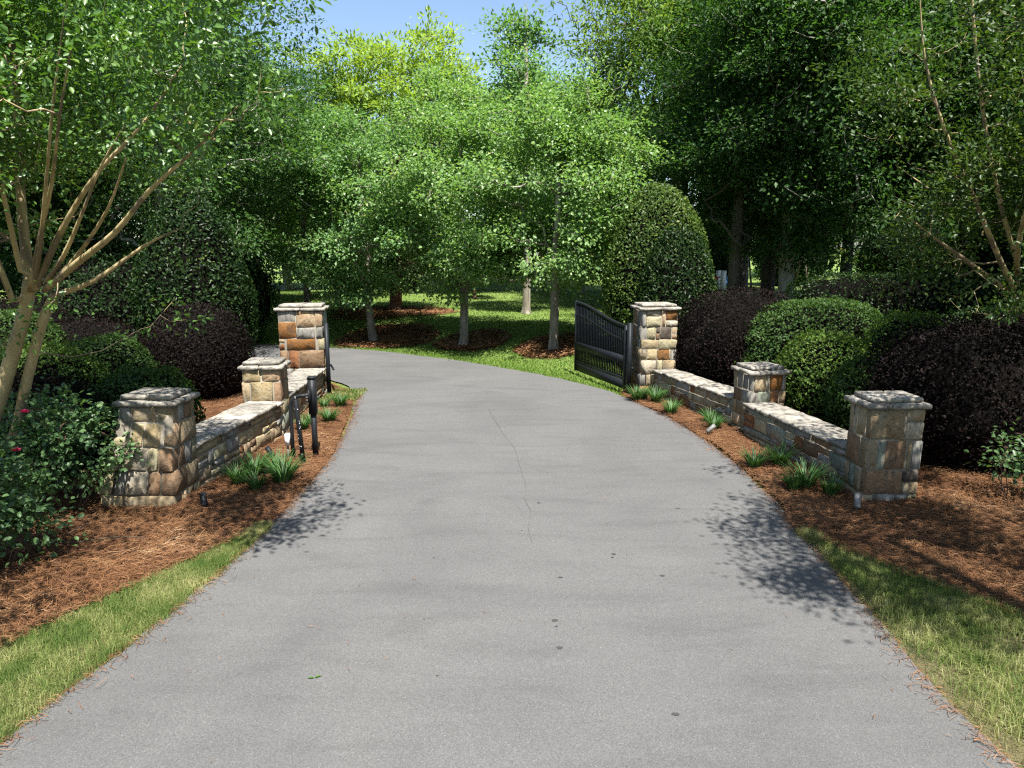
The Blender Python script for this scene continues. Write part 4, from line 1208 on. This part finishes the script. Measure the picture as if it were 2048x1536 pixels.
r = rs(501)
CA = boughs(r, (0, 0, .72), (.72, .5, .58), 46, 4, .09, .4, -.75)
rose('loose rose bush with two pink flowers leaning on the flared left pillar', -4.85, 7.45, CA, 502, 14, 9, [(-.02, -.52, 1.2), (-.12, -.58, .82)], 'rose bushes left of the drive')
r = rs(503)
CB = boughs(r, (0, 0, .55), (.42, .4, .5), 28, 4, .09, .4, -.9)
rose('nearest rose bush at the left edge of the picture with pink flowers at its top', -4.58, 5.95, CB, 504, 20, 8, [(.04, -.2, 1.06), (.10, -.3, .98)], 'rose bushes left of the drive')
r = rs(505)
CC = boughs(r, (0, 0, .6), (.75, .55, .55), 34, 4, .09, .4, -.75)
rose('rose bush further back between the crape myrtle trunk and the green shrubs', -5.6, 7.9, CC, 506, 15, 8, [], 'rose bushes left of the drive')
r = rs(507)
CD = boughs(r, (0, 0, .45), (.4, .4, .4), 14, 3, .08, .4, -.6)
rose('thin twiggy bush at the right edge before the largest purple bush', 5.75, 7.75, CD, 508, 7, 9, [], 'rose bushes left of the drive')

# ------------------------------------------------------------------ liriope tufts
def liriope_mesh(seed, nb=130):
    r = rs(seed); an = r.uniform(0, 2 * PI, nb); L_ = r.uniform(.22, .36, nb); bend = r.uniform(.5, 1.5, nb); w = r.uniform(.006, .010, nb)
    rr = np.sqrt(r.rand(nb)) * .07
    Vs = []; n = 5
    for k in range(n):
        f = k / (n - 1); th = bend * f
        hor = L_ * (1 - np.cos(th)) / bend + .25 * L_ * f * r.uniform(.8, 1.2, nb) * 0 + rr + L_ * .22 * f; z = L_ * np.sin(th) / bend * .92
        c_ = np.stack([np.cos(an) * hor, np.sin(an) * hor, z - .02], 1)
        sd = np.stack([-np.sin(an), np.cos(an), 0 * an], 1) * (w * (1 - f ** 2 * .92))[:, None]
        Vs += [c_ - sd, c_ + sd]
    V = np.stack(Vs, 1).reshape(-1, 3); i = np.arange(nb)[:, None] * (2 * n)
    Q = np.concatenate([i + np.array([[2 * k, 2 * k + 1, 2 * k + 3, 2 * k + 2]]) for k in range(n - 1)])
    return build('liriope_tuft', V, [Q], LIRIOPE, link=False)


LIR = [liriope_mesh(s) for s in (601, 602, 603)]
GLR = 'liriope tufts edging the drive'
TUFTS = [(-3.22, 8.55, 1.1, 'dark grass tuft against the front left wall, leftmost of its cluster'), (-2.98, 8.62, 1.05, 'grass tuft in the middle of the cluster before the front left wall'),
         (-2.78, 8.28, 1.25, 'largest grass tuft at the drive side of the cluster before the front left wall'), (-3.02, 8.02, .8, 'small low tuft at the near side of the front left cluster'),
         (-3.32, 8.25, .9, 'grass tuft between the flared pillar and the left wall cluster'),
         (-3.0, 11.35, .95, 'grass tuft behind the keypad posts, close to the drive edge'), (-3.28, 11.2, .75, 'small tuft seen between the keypad posts'), (-3.1, 12.55, .95, 'grass tuft near the left gate pillar beside the drive'),
         (-3.35, 12.4, .7, 'small tuft at the foot of the rear left wall'), (-3.3, 10.9, .7, 'tuft at the foot of the pale middle pillar on the left'),
         (2.36, 13.1, 1.0, 'sunlit grass tuft at the foot of the right gate pillar, nearest the drive'), (2.68, 12.95, 1.05, 'grass tuft under the rear right wall by the gate pillar'), (2.5, 13.25, .9, 'grass tuft just before the right gate pillar corner'),
         (2.74, 11.95, .95, 'grass tuft alone on the straw before the rear right wall'), (3.25, 11.35, .85, 'tuft against the rear right wall by the middle pillar'), (3.2, 10.9, .85, 'grass tuft beside the middle right pillar'),
         (3.14, 8.85, .95, 'sunlit tuft at the drive edge before the front right wall'), (3.5, 8.95, 1.1, 'shaded tuft against the front right wall'), (3.5, 8.1, 1.15, 'broad grass tuft before the front right pillar'), (3.68, 7.85, .85, 'tuft touching the front right pillar'), (3.32, 8.0, .8, 'small tuft left of the broad one by the front right pillar')]
for i, (x, y, s, lab) in enumerate(TUFTS):
    o = LIR[i % 3].copy() if i > 2 else LIR[i]
    COL.objects.link(o); o.location = (x, y, .03); o.rotation_euler = (0, 0, i * 1.7); o.scale = (s, s, s)
    tag(o, lab, 'grass tuft', GLR)

# ------------------------------------------------------------------ grass blades and pine straw (stuff)
def blades(name, P, L_, w, mat, r, lean=.5):
    n = len(P); an = r.uniform(0, 2 * PI, n); ln = L_ * r.uniform(.5, 1.3, n); le = np.abs(r.normal(size=n)) * lean
    d = np.stack([np.cos(an), np.sin(an), 0 * an], 1); s = np.stack([-np.sin(an), np.cos(an), 0 * an], 1) * (w * r.uniform(.7, 1.3, n))[:, None]
    m_ = P + d * (ln * le * .3)[:, None] + U3 * (ln * .55)[:, None]
    t_ = P + d * (ln * le)[:, None] + U3 * (ln * np.maximum(.35, 1 - .35 * le))[:, None]
    V = np.stack([P - s, P + s, m_ + s * .8, m_ - s * .8, t_], 1).reshape(-1, 3); i = np.arange(n)[:, None] * 5
    return tag(build(name, V, [i + np.array([[0, 1, 2, 3]]), i + np.array([[3, 2, 4]])], mat), kind='stuff')


def clumpy(P, r, scale, lo):
    k = vnoise(P[:, :2], scale, 77) * .5 + .5
    return P[r.rand(len(P)) < lo + (1 - lo) * k]


r = rs(701)
n = 70000; y = r.uniform(2.6, 6.95, n); f = r.rand(n)
x = rl_x(y) * (1 - f) + bl_x(y) * f + r.normal(size=n) * .03
P = np.c_[x, y, np.full(n, -.004)]; P = P[(np.abs(P[:, 0]) < P[:, 1] * .80 + .4)]
blades('grass', clumpy(P, r, 9, .5), .070, .0016, BLADE, r, .8)
n = 70000; y = r.uniform(2.6, 6.75, n); f = r.rand(n)
x = rr_x(y) * (1 - f) + br_x(y) * f + r.normal(size=n) * .04 + .03
P = np.c_[x, y, np.full(n, -.004)]; P = P[(np.abs(P[:, 0]) < P[:, 1] * .85 + .4)]
edge = np.clip((P[:, 0] - rr_x(P[:, 1])) / .5, 0, 1)
P = P[r.rand(len(P)) < .25 + .75 * edge]
blades('grass', clumpy(P, r, 7, .25), .090, .0018, BLADE, r, .9)
# verge along the far edge and the bank
seg = RR[(RR[:, 1] > 13.0) & (RR[:, 0] > -9)]
n = 36000; i = r.randint(0, len(seg) - 1, n); f = r.rand(n)[:, None]
p = seg[i] * (1 - f) + seg[i + 1] * f; tdir = norm(np.c_[seg[i + 1] - seg[i], np.zeros(n)])[:, :2]
nrm = np.c_[tdir[:, 1], -tdir[:, 0]]
p = p + nrm * (r.rand(n)[:, None] ** 1.4 * 4.5 + .0)
P = np.c_[p, ground_z(p[:, 0], p[:, 1])]
blades('grass', P, .06, .006, BLADE_FAR, r)
n = 42000; p = np.c_[r.uniform(-13, 6, n), 16 + 22 * r.rand(n) ** 1.2]; d = road_dist(p[:, 0], p[:, 1]); p = p[d > .3]
P = np.c_[p, ground_z(p[:, 0], p[:, 1])]
blades('grass', P, .055, .012, BLADE_FAR, r)
p = np.c_[r.uniform(-3.6, -2.9, 2500), r.uniform(13.1, 14.1, 2500)]; p = p[p[:, 0] < rl_x(p[:, 1]) + .02]
blades('grass', np.c_[p, np.full(len(p), .02)], .06, .005, BLADE, r)


def needles(name, p, z, r, L_=.15, w=.0017, mat=NEEDLE):
    n = len(p); k = vnoise(p, 2.2, 31)
    an = k * 2.2 + r.normal(size=n) * .9
    ln = L_ * r.uniform(.5, 1.25, n)
    d = np.stack([np.cos(an), np.sin(an), r.normal(size=n) * .12], 1); s = np.stack([-np.sin(an), np.cos(an), r.normal(size=n) * .4], 1) * w
    P = np.c_[p, z + np.abs(r.normal(size=n)) * .014 + .004]
    b1 = P - d * (ln * .5)[:, None]; b2 = P + d * (ln * .5)[:, None]; md = P + s * (r.normal(size=n) * 4)[:, None] + U3 * .006
    V = np.stack([b1 - s, b1 + s, md - s, md + s, b2 - s, b2 + s], 1).reshape(-1, 3); i = np.arange(n)[:, None] * 6
    return tag(build(name, V, [np.concatenate([i + np.array([[0, 1, 3, 2]]), i + np.array([[2, 3, 5, 4]])])], mat), kind='stuff')


n = 70000; y = 3 + 13 * r.rand(n) ** 1.3; x = bl_x(y) - 5.0 * r.rand(n) ** 1.25 + .05 * r.normal(size=n)
ok = (np.abs(x) < y * .80 + .5); p = np.c_[x, y][ok]
needles('pine_straw', p, bedz(p[:, 0], p[:, 1]), r)
n = 66000; y = 3 + 12 * r.rand(n) ** 1.3; x = br_x(y) + 4.2 * r.rand(n) ** 1.2 + .05 * r.normal(size=n)
ok = (np.abs(x) < y * .85 + .5); p = np.c_[x, y][ok]
needles('pine_straw', p, bedz(p[:, 0], p[:, 1]), r)
n = 2600; y = 3 + 10.5 * r.rand(n); side = r.rand(n) < .5
off = r.exponential(.045, n)
p = np.c_[np.where(side, rl_x(y) + off, rr_x(y) - off), y]
needles('pine_straw', p, .008, r, .075, .0016)
n = 140; y = 2.5 + 12 * r.rand(n); f = r.rand(n); p = np.c_[rl_x(y) * f + rr_x(y) * (1 - f), y]
needles('road_litter', p, .009, r, .035, .0018)
# straw rings under the young maples
for (cx, cy, rr) in [(-3.9, 22.0, 1.55), (-1.15, 20.75, 1.1), (1.25, 19.2, 1.15), (-4.4, 26.4, 2.2)]:
    a = np.linspace(0, 2 * PI, 41)[:-1]; rads = np.array([0, .35, .7, 1.0])
    wob = 1 + .12 * np.sin(3 * a + cx) + .06 * np.sin(7 * a)
    G = np.stack([np.stack([cx + rr * q * wob * np.cos(a), cy + rr * q * wob * np.sin(a) * .95], 1) for q in rads], 0)
    z = ground_z(G[..., 0], G[..., 1]) + np.array([.07, .06, .045, .015])[:, None]
    V = np.concatenate([G, z[..., None]], 2).reshape(-1, 3); I = np.arange(160).reshape(4, 40); J = np.roll(I, -1, 1)
    tag(build('mulch_ring', V, np.stack([I[:-1], I[1:], J[1:], J[:-1]], 2).reshape(-1, 4), STRAW_BED, smooth=True), kind='structure')
    n = 2600; q = np.sqrt(r.rand(n)) * rr * 1.02; an = r.uniform(0, 2 * PI, n); p = np.c_[cx + q * np.cos(an), cy + q * np.sin(an) * .95]
    needles('pine_straw', p, ground_z(p[:, 0], p[:, 1]) + .05, r, .2, .009)

# ------------------------------------------------------------------ small things
t = thing('fallen_leaf', 'small green leaf lying on the asphalt at the lower left', 'leaf', (-1.31, 4.27, .013), .4)
V, T, Q = leaves(np.array([[0, 0, 0], [0, 0, .0]]), np.array([[0, .1, 1], [.1, 0, 1.]]), np.array([[1, .2, .05], [-1, .35, .08]]), np.array([.05, .045]), np.array([.022, .018]), .15, True)
build('leaf_blade', V, [Q], L_MYRTLE, t)
GT = 'dry twigs on the straw at the lower left'
for i, (x, y, an, L_, lab) in enumerate([(-4.0, 6.45, .1, .9, 'long thin dry twig lying across the straw in front of the roses'), (-4.35, 6.75, 1.2, .35, 'short dry twig pile piece near the rose stems')]):
    mb = MB(); s = np.linspace(-.5, .5, 7) * L_
    mb.tube(np.c_[x + s * math.cos(an), y + s * math.sin(an), .06 + .02 * np.sin(s * 7)], np.linspace(.007, .003, 7), 6)
    tag(mb.build('twig', DARKWOOD, None, True), lab, 'twig', GT)

# play equipment far back under the trees
X0, Y0 = 10.9, 37.5; Z0 = gz(X0, Y0)
t = thing('play_slide', 'small red and white play slide far back under the trees on the right', 'slide', (X0, Y0, Z0), RAD(200), scale=.72)
mb = MB(); s = np.linspace(0, 1, 8); zz = 1.0 - 0.9 * s ** .85
for a_, b_ in zip(range(7), range(1, 8)):
    x0, x1 = .2 + s[a_] * 1.3, .2 + s[b_] * 1.3
    mb.add([(x0, -.22, zz[a_]), (x1, -.22, zz[b_]), (x1, .22, zz[b_]), (x0, .22, zz[a_]), (x0, -.22, zz[a_] + .12), (x1, -.22, zz[b_] + .12), (x0, .22, zz[a_] + .12), (x1, .22, zz[b_] + .12)],
           q=[(0, 1, 2, 3), (0, 4, 5, 1), (3, 2, 7, 6)])
mb.build('chute', RED, t)
for sx in (-.3, .26):
    mb = MB(); mb.box((-.25, sx, 0), (.2, sx + .05, 1.45)); mb.build('side_panel', WHITE, t)
mb = MB(); [mb.box((-.25, -.25, z), (-.2, .26, z + .05)) for z in (.25, .5, .75, 1.0)]; mb.build('ladder', WHITE, t)
X0, Y0 = 14.6, 40; Z0 = gz(X0, Y0)
t = thing('swing_set', 'dark wooden swing set with a blue slide under the trees on the right', 'swing set', (X0, Y0, Z0), RAD(5))
for x in (-1.6, 1.6):
    for s in (-1, 1):
        mb = MB(); mb.tube([(x, s * .8, 0), (x, 0, 2.3)], .05, 6); mb.build('leg', DARKWOOD, t)
mb = MB(); mb.tube([(-1.9, 0, 2.3), (1.9, 0, 2.3)], .06, 6); mb.build('crossbar', DARKWOOD, t)
for x in (-.6, .5):
    mb = MB()
    for s in (-.2, .2): mb.tube([(x + s, 0, 2.3), (x + s, 0, .5)], .012, 4)
    mb.box((x - .24, -.08, .47), (x + .24, .08, .5)); mb.build('swing_seat', DARKWOOD, t)
mb = MB(); P = np.array([(-1.9, 0, 1.5), (-2.4, -.3, 1.1), (-2.9, -.6, .5), (-3.2, -.8, .2)]); mb.tube(P, .12, 8); mb.build('slide_chute', BLUE, t, True)
